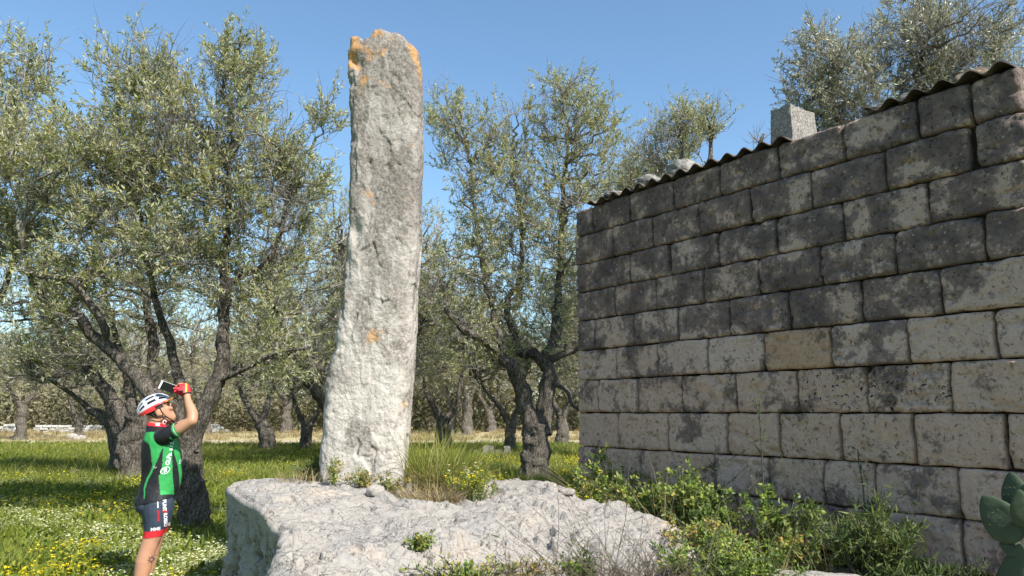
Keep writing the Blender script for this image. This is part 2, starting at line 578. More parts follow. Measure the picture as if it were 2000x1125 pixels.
def ground_material():
    m = NT('meadow_ground')
    v = m.pos()
    sep = m.n('ShaderNodeSeparateXYZ')
    m.l(v, sep.inputs[0])
    n1 = m.noise(v, .35, 5, .6)
    n2 = m.noise(v, 2.2, 5, .65)
    n3 = m.noise(v, 17, 5, .7)
    y = m.math('ADD', sep.outputs[1], m.math('MULTIPLY', m.math('SUBTRACT', m.noise(m.pos((.25, 1, 1)), .22, 3), .5), 16))
    green = m.mix(n3, (.055, .10, .018), (.13, .185, .035))
    green = m.mix(m.ramp(n2, [(.42, 0), (.66, 1)]), green, (.155, .17, .045))
    soil = m.mix(n3, (.10, .075, .045), (.20, .155, .10))
    green = m.mix(m.ramp(n1, [(.58, 0), (.72, .6)]), green, soil)
    dry = m.mix(n3, (.33, .27, .13), (.46, .39, .22))
    dry = m.mix(m.ramp(n2, [(.5, 0), (.7, .8)]), dry, (.20, .21, .07))
    path = m.mix(n3, (.47, .39, .28), (.56, .48, .36))
    fd = m.n('ShaderNodeMapRange')
    fd.inputs['From Min'].default_value = 30
    fd.inputs['From Max'].default_value = 38
    m.l(y, fd.inputs[0])
    c = m.mix(fd.outputs[0], green, dry)
    # beaten track crossing the clearing
    tr = m.math('ABSOLUTE', m.math('SUBTRACT', m.math('ADD', sep.outputs[1], m.math('MULTIPLY', n1, 3.0)), 41.5))
    tm = m.ramp(tr, [(0, 1), (.035, 1), (.06, 0)])
    tr2 = m.n('ShaderNodeMapRange')
    tr2.inputs['From Max'].default_value = 60
    m.l(tr, tr2.inputs[0])
    c = m.mix(m.ramp(tr2.outputs[0], [(.028, 1), (.05, 0)]), c, path)
    # stony soil round the bedrock
    st = m.math('ADD', m.math('MULTIPLY', m.math('ABSOLUTE', m.math('SUBTRACT', sep.outputs[1], 5.4)), .25), m.math('MULTIPLY', m.math('MAXIMUM', m.math('SUBTRACT', -.3, sep.outputs[0]), 0), .8))
    st = m.math('ADD', st, m.math('MULTIPLY', m.math('SUBTRACT', n2, .5), .8))
    c = m.mix(m.ramp(st, [(.55, 1), (.85, 0)]), c, m.mix(n3, (.12, .095, .07), (.30, .25, .19)))
    return m.bsdf(c, .95, m.bump(m.math('ADD', n3, m.math('MULTIPLY', n2, 2)), .6, .05), .08)
M['ground'] = ground_material()
ground = link('ground', make_mesh('ground', np.stack([GX, GY, GZ], -1), gq), M['ground'])
tag(ground, 'flowery meadow ground with a dry strip and pale track further back', kind='structure')

from mathutils.kdtree import KDTree

def facets(p, cell, off, tilt, seed, aniso=(1, 1, 1), warp=.25):
    """broken planar faces: each irregular cell gets its own offset and slant"""
    r = np.random.default_rng(seed)
    q = p * np.array(aniso) / cell
    q = q + np.column_stack([fbm(q * .9 + 3.1 * k + seed, 3) for k in range(3)]) * warp * 2
    lo, hi = q.min(0) - 1, q.max(0) + 1
    ax = [np.arange(l, h) for l, h in zip(lo, hi)]
    c = np.stack(np.meshgrid(*ax, indexing='ij'), -1).reshape(-1, 3)
    c = c + r.uniform(-.45, .45, c.shape)
    kd = KDTree(len(c))
    for i_, x_ in enumerate(c):
        kd.insert(x_, i_)
    kd.balance()
    j = np.fromiter((kd.find(x_)[1] for x_ in q), int, len(q))
    o_ = r.uniform(-1, 1, len(c))
    t_ = r.normal(0, 1, c.shape)
    return o_[j] * off + ((q - c[j]) * t_[j]).sum(1) * tilt * cell

# ------------------------------------------------------------------ bedrock the standing stone rises from
OUT = [(-2.25, 6.35, .985), (-2.18, 6.0, .965), (-1.80, 5.5, .90), (-1.38, 4.75, .83), (-1.10, 4.05, .67), (-.75, 4.0, .62), (-.25, 4.28, .62),
       (.15, 4.58, .61), (.45, 4.82, .61), (.78, 4.95, .62), (1.16, 5.2, .69), (1.10, 5.6, .77), (.78, 6.1, .83), (.22, 6.8, .935), (-.2, 7.2, .93),
       (-1.0, 7.45, .93), (-1.8, 7.25, .95), (-2.2, 6.8, .97)]
INN = [(-1.25, 6.6, .945), (-.75, 5.3, .80), (-.95, 4.6, .755), (0.0, 5.7, .835), (.45, 5.5, .775), (-.5, 6.15, .855), (-1.6, 5.9, .945), (-.2, 6.3, .86), (-.3, 4.6, .70)]
CTRL = np.array(OUT + INN)

def top_z(x, y):
    d2 = (x[..., None] - CTRL[:, 0]) ** 2 + (y[..., None] - CTRL[:, 1]) ** 2 + .015
    w = d2 ** -1.6
    return (w * CTRL[:, 2]).sum(-1) / w.sum(-1)

o3 = np.array(OUT)
closed = np.vstack([o3[-2:], o3, o3[:3]])
dense = spline(closed, 2400)
k0, k1 = int(2400 * 2 / (len(closed) - 1)), int(2400 * (2 + len(OUT)) / (len(closed) - 1))
loop = dense[k0:k1]
seg = np.linalg.norm(np.diff(np.vstack([loop, loop[:1]])[:, :2], axis=0), axis=1)
seg = seg * np.where(loop[:, 1] < 6.2, 1.9, .6)
cum = np.concatenate([[0], np.cumsum(seg)[:-1]]) / seg.sum()
NA = 720
ang = np.interp(np.linspace(0, 1, NA, endpoint=False), cum, np.arange(len(loop)))
ring = loop[ang.astype(int) % len(loop)]
c0 = np.array([-.6, 5.55])
rows = []
for r in np.concatenate([[.004], np.linspace(.02, 1, 130) ** .8]):
    xy = c0 + (ring[:, :2] - c0) * r
    rows.append(np.column_stack([xy, top_z(xy[:, 0], xy[:, 1])]))
nxt = np.roll(ring[:, :2], -4, 0) - np.roll(ring[:, :2], 4, 0)
outn = norm(np.column_stack([nxt[:, 1], -nxt[:, 0]]))
if ((ring[:, :2] - c0) * outn).sum(1).mean() < 0:
    outn = -outn
zt = rows[-1][:, 2]
cham = sstep(-1.15, -1.5, ring[:, 0]) * (ring[:, 1] < 7.0) * sstep(3.8, 4.3, ring[:, 1])
zb = -.12
for t in np.linspace(0, 1, 46)[1:]:
    offs = (.05 * np.sin(min(1, t * 3) * math.pi / 2) + .22 * t) * (1 - cham) + cham * (.02 - .05 * math.sin(min(1, t * 1.15) * math.pi))
    xy = ring[:, :2] + outn * offs[:, None]
    rows.append(np.column_stack([xy, zt + (zb - zt) * t ** 1.05]))
RV = np.array(rows)
NR = len(RV)

def grid_normals(V, wrap=True):
    du = np.roll(V, -1, 1) - np.roll(V, 1, 1) if wrap else np.gradient(V, axis=1)
    dv = np.gradient(V, axis=0)
    return norm(np.cross(du, dv))
nr = grid_normals(RV)
if nr[60, :, 2].mean() < 0:
    nr = -nr
fl = RV.reshape(-1, 3)
# ledges: the front breaks down in shallow steps along bedding planes
warp = fbm(fl * [1.1, 1.1, .3] + 3, 4)
edge1 = fl[:, 1] - (4.72 + .20 * np.sin(fl[:, 0] * 2.1 + .6) + .35 * warp)
front = sstep(.25, -.1, edge1) * sstep(-1.15, -.5, fl[:, 0]) * (1 - sstep(.95, 1.2, fl[:, 0]))
lip = np.exp(-(edge1 / .035) ** 2) * sstep(-1.0, -.5, fl[:, 0]) * (1 - sstep(.8, 1.1, fl[:, 0]))
ontop = np.concatenate([np.ones(131 * NA), np.zeros((NR - 131) * NA)])
big = fbm(fl * 1.6 + 8, 4) * .055
rough = ridged(fl * [3.0, 3.0, 6] + 2, 3) * .030 + fbm(fl * 12 + 5, 4) * .013 * (1 + 1.5 * sstep(-.1, .25, fbm(fl * 1.3 + 60, 2))) + np.minimum(0, fbm(fl * [24, 24, 30], 3) + .12) * .040 - np.maximum(0, ridged(fl * [2.6, 5.2, 7] + fbm(fl * 3, 2)[:, None] * .9 + 40, 2) - .80) * .34
diag = ridged(np.column_stack([fl[:, 0] * 3.2 + fl[:, 1] * 2.4, fl[:, 0] * .7 - fl[:, 1] * .7, fl[:, 2] * 4]), 4) * .020
cav = np.repeat(np.tile(cham, 1)[None, :], NR, 0).ravel()
side_row = np.repeat(np.arange(NR), NA) > 124
hollow = np.maximum(0, fbm(fl * [6, 6, 3.6] + 31, 4) + .02) * .95 * cav * side_row * (1 - np.exp(-((np.repeat(np.arange(NR), NA) - 131) / 5.0) ** 2))
calm = np.exp(-((np.repeat(np.arange(NR), NA) - 131) / 9.0) ** 2) * cav
disp = (big * (1 - .5 * cav) + rough * .7 + diag * .8 - hollow + facets(fl, .34, .016, .08, 3, (1, 1, 1.6)) * (1 - .6 * cav) + facets(fl, .11, .005, .08, 4, (1, 1.3, 1.6)) * (1 - .4 * cav)) * (1 - .75 * calm)
fl2 = fl + nr.reshape(-1, 3) * disp[:, None]
fl2[:, 2] -= (front * .085 + lip * .05) * ontop
# soil pocket beside the standing stone
pk = np.exp(-(((fl[:, 0] + .62) / .42) ** 2 + ((fl[:, 1] - 6.25) / .33) ** 2))
fl2[:, 2] -= pk * .04 * ontop
bi = np.arange(NR * NA).reshape(NR, NA)
bn = np.roll(bi, -1, 1)
bq = np.stack([bi[:-1], bn[:-1], bn[1:], bi[1:]], -1).reshape(-1, 4)
bench = link('bedrock_outcrop', make_mesh('bedrock_outcrop', fl2, bq), M['rock'])
tag(bench, 'low white limestone outcrop that carries the standing stone', 'rock')
bench_bvh = BVHTree.FromPolygons([Vector(p) for p in fl2], bq.tolist())

def rock_z(x, y, default=None):
    h = bench_bvh.ray_cast(Vector((x, y, 3)), Vector((0, 0, -1)))
    g = float(ground_h(np.array([x]), np.array([y]))[0])
    return g if h[0] is None else max(h[0].z, g)

# ------------------------------------------------------------------ standing stone
YF, YB = 6.48, 6.93
prof = [(62, 676, 824), (95, 676, 824), (130, 677, 827), (200, 681, 828), (300, 681, 827), (400, 680, 825), (480, 674, 822), (560, 667, 817), (620, 660, 815),
        (680, 652, 812), (715, 641, 810), (760, 634, 806), (850, 628, 803), (920, 622, 798), (985, 615, 792)]
pz, pl, pr = [], [], []
for v, ul, ur in prof:
    a, b = P(ul, v, YF + .06), P(ur, v, YB - .12)
    pz.append(P(750, v, YF)[2])
    pl.append(a[0])
    pr.append(b[0])
pz, pl, pr = np.array(pz[::-1]), np.array(pl[::-1]), np.array(pr[::-1])
MA, MH = 264, 400
th = np.linspace(0, 2 * math.pi, 6000, endpoint=False)
e = 5.0
_px = np.sign(np.cos(th)) * np.abs(np.cos(th)) ** (2 / e) * .34
_py = np.sign(np.sin(th)) * np.abs(np.sin(th)) ** (2 / e) * .225
_al = np.concatenate([[0], np.cumsum(np.hypot(np.diff(_px), np.diff(_py)))])
th = np.interp(np.linspace(0, _al[-1], MA, endpoint=False), _al, th)
sx = np.sign(np.cos(th)) * np.abs(np.cos(th)) ** (2 / e)
sy = np.sign(np.sin(th)) * np.abs(np.sin(th)) ** (2 / e)
top_prof = [(676, 84), (690, 79), (704, 80), (714, 88), (727, 84), (736, 69), (748, 67), (758, 72), (766, 76), (778, 74), (790, 78), (798, 90), (812, 97), (824, 104)]
tx = np.array([P(u, v, 6.6)[0] for u, v in top_prof])
tz = np.array([P(u, v, 6.6)[2] for u, v in top_prof])
zbase, ztop = .72, P(750, 104, 6.6)[2]
zs = np.linspace(zbase, ztop, MH)
mr = []
yc, hy = (YF + YB) / 2, (YB - YF) / 2
for z in zs:
    l, r = np.interp(z, pz, pl), np.interp(z, pz, pr)
    grow = 1 + .10 * (1 - (z - zbase) / (ztop - zbase))
    mr.append(np.column_stack([(l + r) / 2 + (r - l) / 2 * sx, yc + hy * grow * sy, np.full(MA, z)]))
lastr = mr[-1]
ctr = lastr.mean(0)
for t in np.linspace(0, 1, 40)[1:]:
    s = 1 - t ** 1.0 * .995
    xy = ctr[:2] + (lastr[:, :2] - ctr[:2]) * s
    lift = sstep(0, .08, t)
    z = ztop + (np.interp(xy[:, 0], tx, tz) - ztop) * lift
    mr.append(np.column_stack([xy, z]))
MV = np.array(mr)
mn = grid_normals(MV)
if (mn[180, :, :2] * (MV[180, :, :2] - MV[180, :, :2].mean(0))).sum() < 0:
    mn = -mn
f = MV.reshape(-1, 3)
fn = mn.reshape(-1, 3)
edge_w = np.tile((np.abs(sx) * np.abs(sy)) ** 2, len(MV))
d = fbm(f * [2.2, 2.2, 1.1] + 4, 4) * .022 + .55 * ridged(f * [5, 5, 3.2] + fbm(f * 2.1, 3)[:, None] * 1.2 + 9, 3) * .008 + fbm(f * 15, 4) * .005
d += np.minimum(0, fbm(f * [22, 22, 16] + 3, 3) + .14) * .020                       # pits
d -= np.maximum(0, fbm(f * [4, 4, 3] + 77, 4) - .10) * .14 * np.tile(np.clip((-sx - .75) * 4, 0, 1), len(MV))   # broken left arris
d -= edge_w * np.maximum(0, fbm(f * 5 + 51, 3)) * .05
d += facets(f, .22, .003, .03, 7, (1, 1, .6)) + facets(f, .07, .0016, .04, 8, (1, 1, .8))
f2 = f + fn * d[:, None]
# hollow near the top left corner
for (u, v, rad, dep) in ((686, 113, .045, .05), (698, 124, .05, .035), (757, 325, .03, .02), (722, 318, .02, .02), (692, 440, .06, .035), (695, 455, .05, .03)):
    c = P(u, v, YF)
    dd = np.linalg.norm((f - c) * [1, .5, .75], axis=1)
    f2[:, 1] += np.exp(-(dd / rad) ** 2) * dep
mi = np.arange(len(f2)).reshape(len(MV), MA)
mx = np.roll(mi, -1, 1)
mq = np.stack([mi[:-1], mx[:-1], mx[1:], mi[1:]], -1).reshape(-1, 4)
menhir = link('standing_stone', make_mesh('standing_stone', f2, mq), M['menhir'])
tag(menhir, 'tall weathered limestone monolith with orange lichen on its top', 'standing stone')

# ------------------------------------------------------------------ stone hut
vp = ray(-60, HOR)
ea = -norm(np.array([vp[0], vp[1], 0.0]))           # along the wall, towards the viewer and right
en = np.array([ea[1], -ea[0], 0.0])
if en[1] > 0:
    en = -en                                        # out of the wall, towards the viewer
W0 = P(1130, HOR, 7.7)
W0[2] = 0

def wall_sz(u, v):
    d = ray(u, v)
    t = ((W0 - CAM) * en).sum() / (d * en).sum()
    p = CAM + d * t
    return ((p - W0) * ea).sum(), p[2]

S_L = wall_sz(1122, 420)[0]
S_R = wall_sz(1990, 150)[0]
ZROW = [1.55 + z for z in (2.075, 1.79, 1.495, 1.205, .912, .612, .312, -.005, -.335, -.645, -.955)]
JOINTS = [[1155, 1229, 1315, 1409, 1524, 1657, 1809, 1918],
          [1196, 1273, 1366, 1469, 1588, 1739, 1911],
          [1229, 1304, 1402, 1518, 1650, 1823],
          [1198, 1278, 1372, 1481, 1604, 1752, 1932],
          [1160, 1236, 1321, 1423, 1541, 1683, 1841],
          [1201, 1283, 1380, 1491, 1622, 1772, 1945],
          [1167, 1243, 1331, 1437, 1555, 1690, 1856],
          [1207, 1304, 1418, 1519, 1639, 1783, 1962],
          [1160, 1250, 1396, 1500, 1607, 1706, 1870],
          [1210, 1320, 1440, 1560, 1700, 1876]]
VROW = [430, 470, 520, 560, 620, 680, 760, 850, 930, 1040]
hut = empty('stone_hut', W0 + ea * (S_R / 2) - en * 1.5 + np.array([0, 0, .5]), 'small hut of large weathered stone blocks under a corrugated roof', 'hut')
HUT_INV = np.array(hut.location)
rb = random.Random(4)

def block_mesh(w, h, dep, seed, edge=.013, rough_a=.011, pits=0.0, chips=1.0, gap_l=.004, gap_r=.004, cell=.0145):
    """one ashlar: front face in the local XZ plane looking to -Y, worn edges, depth behind"""
    nx, nz = max(8, int(w / cell)), max(8, int(h / cell))
    a = np.linspace(0, 1, nx + 1)
    b = np.linspace(0, 1, nz + 1)
    A, B = np.meshgrid(a, b)
    X, Z = A * w, B * h
    p = np.stack([X, Z, 0 * X], -1).reshape(-1, 3)
    so_ = np.array([seed * 3.7 % 97, seed * 1.9 % 89, seed * .77 % 61])
    # ragged outline
    ox = fbm(np.column_stack([p[:, 1] * 9, p[:, 0] * 2, 0 * p[:, 0]]) + so_, 3).reshape(X.shape)
    oz = fbm(np.column_stack([p[:, 0] * 7, p[:, 1] * 2, 0 * p[:, 0] + 5]) + so_, 3).reshape(X.shape)
    inset = .0062
    X2 = inset + gap_l + (w - 2 * inset - gap_l - gap_r) * A + ox * .014
    Z2 = inset + (h - 2 * inset) * B + oz * .011
    ed = np.minimum(np.minimum(A * w, (1 - A) * w), np.minimum(B * h, (1 - B) * h))
    er = edge * (1 + .8 * fbm(p * 8 + so_, 2).reshape(X.shape))
    q = np.clip(1 - ed / np.maximum(er, .006), 0, 1)
    Y = er * (1 - np.sqrt(np.clip(1 - q * q, 0, 1)))
    cd = np.sqrt(np.minimum(A * w, (1 - A) * w) ** 2 + np.minimum(B * h, (1 - B) * h) ** 2)
    Y += np.clip(1 - cd / (.03 * chips * (1 + fbm(p * 6 + so_ + 3, 2).reshape(X.shape)) + .006), 0, 1) * .022 * chips
    Y += -fbm(p * 5 + so_, 3).reshape(X.shape) * rough_a * 1.6 - fbm(p * 21 + so_, 4).reshape(X.shape) * rough_a
    Y += np.maximum(0, fbm(p * [7, 12, 1] + so_ + 9, 4).reshape(X.shape) - .16) * .09 * chips
    if pits:
        Y += np.clip((fbm(p * [30, 38, 1] + so_, 2).reshape(X.shape) - .06) * 8, 0, 1) * pits
    front = np.stack([X2, Y, Z2], -1)
    n = (nx + 1) * (nz + 1)
    idx = np.arange(n).reshape(nz + 1, nx + 1)
    q4 = np.stack([idx[:-1, :-1], idx[:-1, 1:], idx[1:, 1:], idx[1:, :-1]], -1).reshape(-1, 4)
    border = np.concatenate([idx[0, :-1], idx[:-1, -1], idx[-1, :0:-1], idx[:0:-1, 0]])
    fv = front.reshape(-1, 3)
    back = fv[border].copy()
    back[:, 1] = dep
    k = len(border)
    bi_ = n + np.arange(k)
    q5 = np.stack([border, bi_, np.roll(bi_, -1), np.roll(border, -1)], -1)
    V = np.vstack([fv, back, [[w / 2, dep, h / 2]]])
    t3 = np.stack([np.full(k, n + k), np.roll(bi_, -1), bi_], -1)
    return make_mesh('stone_block', V, np.vstack([q4, q5]), t3)

def put_block(s0, s1, z0, z1, seed, origin, along, outw, col, **kw):
    me = block_mesh(s1 - s0, z1 - z0, .24, seed, **kw)
    o = link('stone_block', me, M['block'], hut)
    R = Matrix(((along[0], -outw[0], 0), (along[1], -outw[1], 0), (0, 0, 1)))
    o.matrix_parent_inverse = Matrix.Identity(4)
    o.location = Vector(origin + along * s0 + np.array([0, 0, z0]) + outw * rb.uniform(-.008, .008)) - Vector(HUT_INV)
    o.rotation_euler = R.to_euler()
    o.color = (*col, 1)
    return o

STAIN = [.95, .90, .85, .80, .70, .48, .36, .16, .25, .28]
bid = 0
for r in range(10):
    z1, z0 = ZROW[r], ZROW[r + 1]
    js = [S_L] + [wall_sz(u, VROW[r])[0] for u in JOINTS[r]] + [S_R + .02 * (r % 2)]
    for k in range(len(js) - 1):
        bid += 1
        st = STAIN[r] + rb.uniform(-.12, .10)
        wm = rb.uniform(0, .3) + (.25 if r >= 6 else 0)
        kw = dict(rough_a=.0105, chips=rb.uniform(.5, 1.2))
        gl = gr_ = .003
        pit = rb.uniform(0, .3)
        if r == 5 and k == 4:
            st, wm = .15, .95
        if r == 6 and k in (5, 6):
            pit = .8 if k == 5 else 1.0
            kw['pits'] = .010 if k == 5 else .022
            st = .3
        if r == 7 and k >= 3:
            st, wm, gl = .06, .55, .012
            kw['rough_a'] = .011
        if r == 2 and k == 2:
            gl = .03
        if r == 1 and k == 7:
            gl = .035
        if r == 0:
            kw['edge'] = .016
        put_block(js[k], js[k + 1], z0, z1, bid * 13 + 5, W0, ea, en, (min(1, max(0, st)), min(1, wm), pit), gap_l=gl, gap_r=gr_, **kw)
# end walls, built of the same courses
DEEP = 3.2
for (orig, along, outw) in ((W0 + ea * S_R - en * .245, -en, ea), (W0 + ea * S_L - en * DEEP, en, -ea)):
    for r in range(10):
        s, end = (0.0, DEEP - .245) if outw is ea else (0.0, DEEP - .245)
        s0 = 0.0
        first = True
        while s0 < end - .02:
            s1 = s0 + (.3 if (r % 2 and first) else rb.uniform(.5, .64))
            first = False
            if end - s1 < .25:
                s1 = end
            bid += 1
            put_block(s0, s1, ZROW[r + 1], ZROW[r], bid * 13 + 5, orig, along, outw, (min(1, max(0, STAIN[r] + rb.uniform(-.3, .1))), rb.uniform(0, .4), rb.uniform(0, .3)), cell=.03, rough_a=.008)
            s0 = s1

def box_quads():
    return np.array([[0, 1, 2, 3], [7, 6, 5, 4], [0, 4, 5, 1], [1, 5, 6, 2], [2, 6, 7, 3], [3, 7, 4, 0]])

def wall_box(s0, s1, d0, d1, z0, z1):
    """box in wall coordinates: along, depth behind the face, height"""
    out = []
    for z in (z0, z1):
        for s, d_ in ((s0, d0), (s1, d0), (s1, d1), (s0, d1)):
            out.append(W0 + ea * s - en * d_ + np.array([0, 0, z]))
    V = np.array(out)
    V = V[[4, 5, 6, 7, 0, 1, 2, 3]]
    return V
mm = NT('earth_mortar')
vv = mm.pos()
M['mortar'] = mm.bsdf(mm.mix(mm.noise(vv, 30, 5), (.022, .016, .012), (.07, .052, .036)), .95, mm.bump(mm.noise(vv, 30, 5), .6, .02), .08)
cv = wall_box(S_L + .06, S_R - .06, .075, DEEP - .03, .35, ZROW[0] - .03) - HUT_INV
link('mortar_core', make_mesh('mortar_core', cv, box_quads(), smooth=False), M['mortar'], hut)

# corrugated roof, three sheets; edge follows the wall top
mr_ = NT('fibre_cement')
vv = mr_.pos()
fc = mr_.noise(vv, 5, 6, .65)
M['roof'] = mr_.bsdf(mr_.mix(mr_.ramp(fc, [(.35, 0), (.65, 1)]), (.085, .062, .048), (.24, .19, .155)), .9, mr_.bump(mr_.noise(vv, 40, 5), .4, .01), .15)

def roof_sheet(s0, s1, over, z0, zb_, amp=.025, pitch=.172, ph=0.0, bow=.012):
    n = int((s1 - s0) / .012)
    s = np.linspace(s0, s1, n)
    dd = np.linspace(-over, DEEP + .1, 24)
    S, D = np.meshgrid(s, dd)
    Z = z0 + (zb_ - z0) * (D + over) / (DEEP + .1 + over) + amp * np.sin((S - s0) * 2 * math.pi / pitch + ph) + bow * np.sin((S - s0) / (s1 - s0) * math.pi)
    top = W0 + S[..., None] * ea - D[..., None] * en + Z[..., None] * np.array([0, 0, 1.0]) - HUT_INV
    V = np.concatenate([top.reshape(-1, 3), top.reshape(-1, 3) - [0, 0, .008]])
    k = S.size
    i2 = np.arange(k).reshape(S.shape)
    q = np.stack([i2[:-1, :-1], i2[:-1, 1:], i2[1:, 1:], i2[1:, :-1]], -1).reshape(-1, 4)
    bd = np.concatenate([i2[0, :-1], i2[:-1, -1], i2[-1, :0:-1], i2[:0:-1, 0]])
    side = np.stack([bd, np.roll(bd, -1), np.roll(bd, -1) + k, bd + k], -1)
    link('corrugated_sheet', make_mesh('corrugated_sheet', V, np.vstack([q, q[:, ::-1] + k, side])), M['roof'], hut)

ZT = ZROW[0]
s_a, s_b = wall_sz(1152, 390)[0], wall_sz(1545, 255)[0]
s_c, s_d = wall_sz(1690, 205)[0], wall_sz(1978, 100)[0]
roof_sheet(s_a, s_b, .035, ZT + .022, ZT - .10)
roof_sheet(s_b - .05, s_c + .05, -.26, ZT - .012, ZT - .115, bow=0)
roof_sheet(s_c, s_d, .035, ZT + .022, ZT - .09, ph=1.0)

# chimney: a tapered block of rough concrete with a small hole
def plane_s(u, v, d_):
    """along-wall position and height where the sight line meets the plane d_ behind the face"""
    r_ = ray(u, v)
    t = ((W0 - en * d_ - CAM) * en).sum() / (r_ * en).sum()
    p = CAM + r_ * t
    return ((p - W0) * ea).sum(), p[2]
c0_, c1_ = plane_s(1499, 262, .42)[0], plane_s(1549, 262, .42)[0]
CH = plane_s(1547, 203, .46)[1] - (ZT - .12)
bm_ = []
ncz = 14
for zi, t in enumerate(np.linspace(0, 1, ncz)):
    ins = .028 * t
    zz = ZT - .12 + CH * t
    ringp = []
    for (a0, b0), (a1, b1) in (((c0_ + ins, .42 + ins), (c1_ - ins, .42 + ins)), ((c1_ - ins, .42 + ins), (c1_ - ins, .82 - ins)), ((c1_ - ins, .82 - ins), (c0_ + ins, .82 - ins)), ((c0_ + ins, .82 - ins), (c0_ + ins, .42 + ins))):
        for q_ in range(12):
            a_, b_ = a0 + (a1 - a0) * q_ / 12, b0 + (b1 - b0) * q_ / 12
            ringp.append(W0 + ea * a_ - en * b_ + np.array([0, 0, zz]))
    bm_.append(ringp)
BV = np.array(bm_)
BVf = BV.reshape(-1, 3)
BVf = BVf + fbm(BVf * 14, 3)[:, None] * .022 * norm(BVf - BVf.mean(0))
kk = np.arange(ncz * 48).reshape(ncz, 48)
kn = np.roll(kk, -1, 1)
cq = np.stack([kk[:-1], kn[:-1], kn[1:], kk[1:]], -1).reshape(-1, 4)
tc_ = BVf[kk[-1]].mean(0) + [0, 0, .005]
BVf = np.vstack([BVf, tc_])
ct = np.stack([kk[-1], kn[-1], np.full(48, len(BVf) - 1)], -1)
mc = NT('rough_concrete')
vv = mc.pos()
fcc = mc.noise(vv, 55, 5, .7)
M['concrete'] = mc.bsdf(mc.mix(mc.ramp(fcc, [(.38, 0), (.6, 1)]), (.12, .108, .095), (.33, .30, .265)), .93, mc.bump(fcc, .8, .015), .1)
chim = link('chimney', make_mesh('chimney', BVf - HUT_INV, cq, ct, smooth=False), M['concrete'], hut)
M['hole_shade'] = plain('hole_shade', (.012, .011, .010), .95, .05)  # near-black colour paints the shade inside the chimney hole
hp = W0 + ea * (c1_ - .012) - en * .50 + np.array([0, 0, ZT + .10])
gg = Geo()
aa = np.linspace(0, 2 * math.pi, 14, endpoint=False)
hv = [hp + ea * .006 - en * (.035 * math.cos(a)) + np.array([0, 0, .055 * math.sin(a)]) for a in aa]
hv2 = [np.array(p) - ea * .03 for p in hv]
gg.add(hv + hv2, np.array([[i, (i + 1) % 14, 14 + (i + 1) % 14, 14 + i] for i in range(14)]), np.array([[0, i, i + 1] for i in range(1, 13)]))
hole = link('smoke_hole', gg.mesh('smoke_hole'), M['hole_shade'], chim)
hole.matrix_parent_inverse = Matrix.Identity(4)
hole.location = -Vector(HUT_INV)

# ------------------------------------------------------------------ boulders
def boulder(name, center, radii, seed, mat, label, cat='stone', group=None, flat=False, rz=0.0, sub=4, amp=.22):
    bm = bmesh.new()
    bmesh.ops.create_icosphere(bm, subdivisions=sub, radius=1)
    V = np.array([v.co[:] for v in bm.verts])
    off = np.array([seed * 1.7, seed * 2.3, seed * .9])
    d_ = 1 + amp * fbm(V * 1.3 + off, 3) * 1.5 + .10 * fbm(V * 4 + off, 3) + .05 * ridged(V * 6 + off, 3)
    V = V * d_[:, None]
    V = np.sign(V) * np.abs(V) ** .82
    V[:, 2] = np.maximum(V[:, 2], -.72)
    V *= radii
    c, s = math.cos(rz), math.sin(rz)
    V = V @ np.array([[c, s, 0], [-s, c, 0], [0, 0, 1]])
    F = np.array([[v.index for v in f_.verts] for f_ in bm.faces])
    bm.free()
    V[:, 2] -= V[:, 2].min()
    o = link(name, make_mesh(name, V, None, F), mat, loc=tuple(center))
    return tag(o, label, cat, group)

def limestone_small(name, a, b):
    m = NT(name)
    v = m.pos()
    f_ = m.noise(v, 22, 6, .7)
    g_ = m.noise(v, 5, 5, .6)
    c = m.mix(m.ramp(f_, [(.36, 0), (.64, 1)]), a, b)
    c = m.mix(m.ramp(g_, [(.5, 0), (.68, .6)]), c, tuple(x * .5 for x in a))
    return m.bsdf(c, .93, m.bump(f_, .8, .02), .1)
M['roofstone'] = limestone_small('grey_roof_stone', (.11, .10, .09), (.34, .32, .29))
M['brownstone'] = limestone_small('brown_roof_stone', (.10, .075, .05), (.28, .21, .15))
M['palestone'] = limestone_small('pale_stone', (.25, .215, .18), (.42, .38, .33))

def on_roof(u, v, dback):
    s, _ = plane_s(u, v, dback)
    return W0 + ea * s - en * dback + np.array([0, 0, ZT + .03 - .035 * dback])
boulder('roof_stone', on_roof(1334, 310, .16), (.15, .12, .105), 3, M['roofstone'], 'large pale rounded stone weighing down the corrugated roof, left of the chimney', group='stones on the roof', rz=.4)
boulder('roof_stone', on_roof(1272, 330, .17), (.19, .12, .075), 8, M['roofstone'], 'low grey stone on the roof just left of the large rounded one', group='stones on the roof', rz=.9)
boulder('roof_stone', on_roof(1208, 355, .15), (.20, .12, .04), 12, M['roofstone'], 'flat thin stone at the left end of the corrugated roof', group='stones on the roof', rz=.9)
boulder('roof_stone', on_roof(1720, 190, .20), (.17, .12, .035), 21, M['roofstone'], 'flat grey stone on the roof between chimney and brown stone', group='stones on the roof', rz=.9)
boulder('roof_stone', on_roof(1785, 170, .22), (.15, .11, .05), 25, M['roofstone'], 'small grey stone on the roof, second from the right end', group='stones on the roof', rz=.9)
boulder('roof_stone', on_roof(1895, 110, .42), (.14, .12, .12), 31, M['brownstone'], 'brown rounded stone at the right end of the corrugated roof', group='stones on the roof', rz=.9)
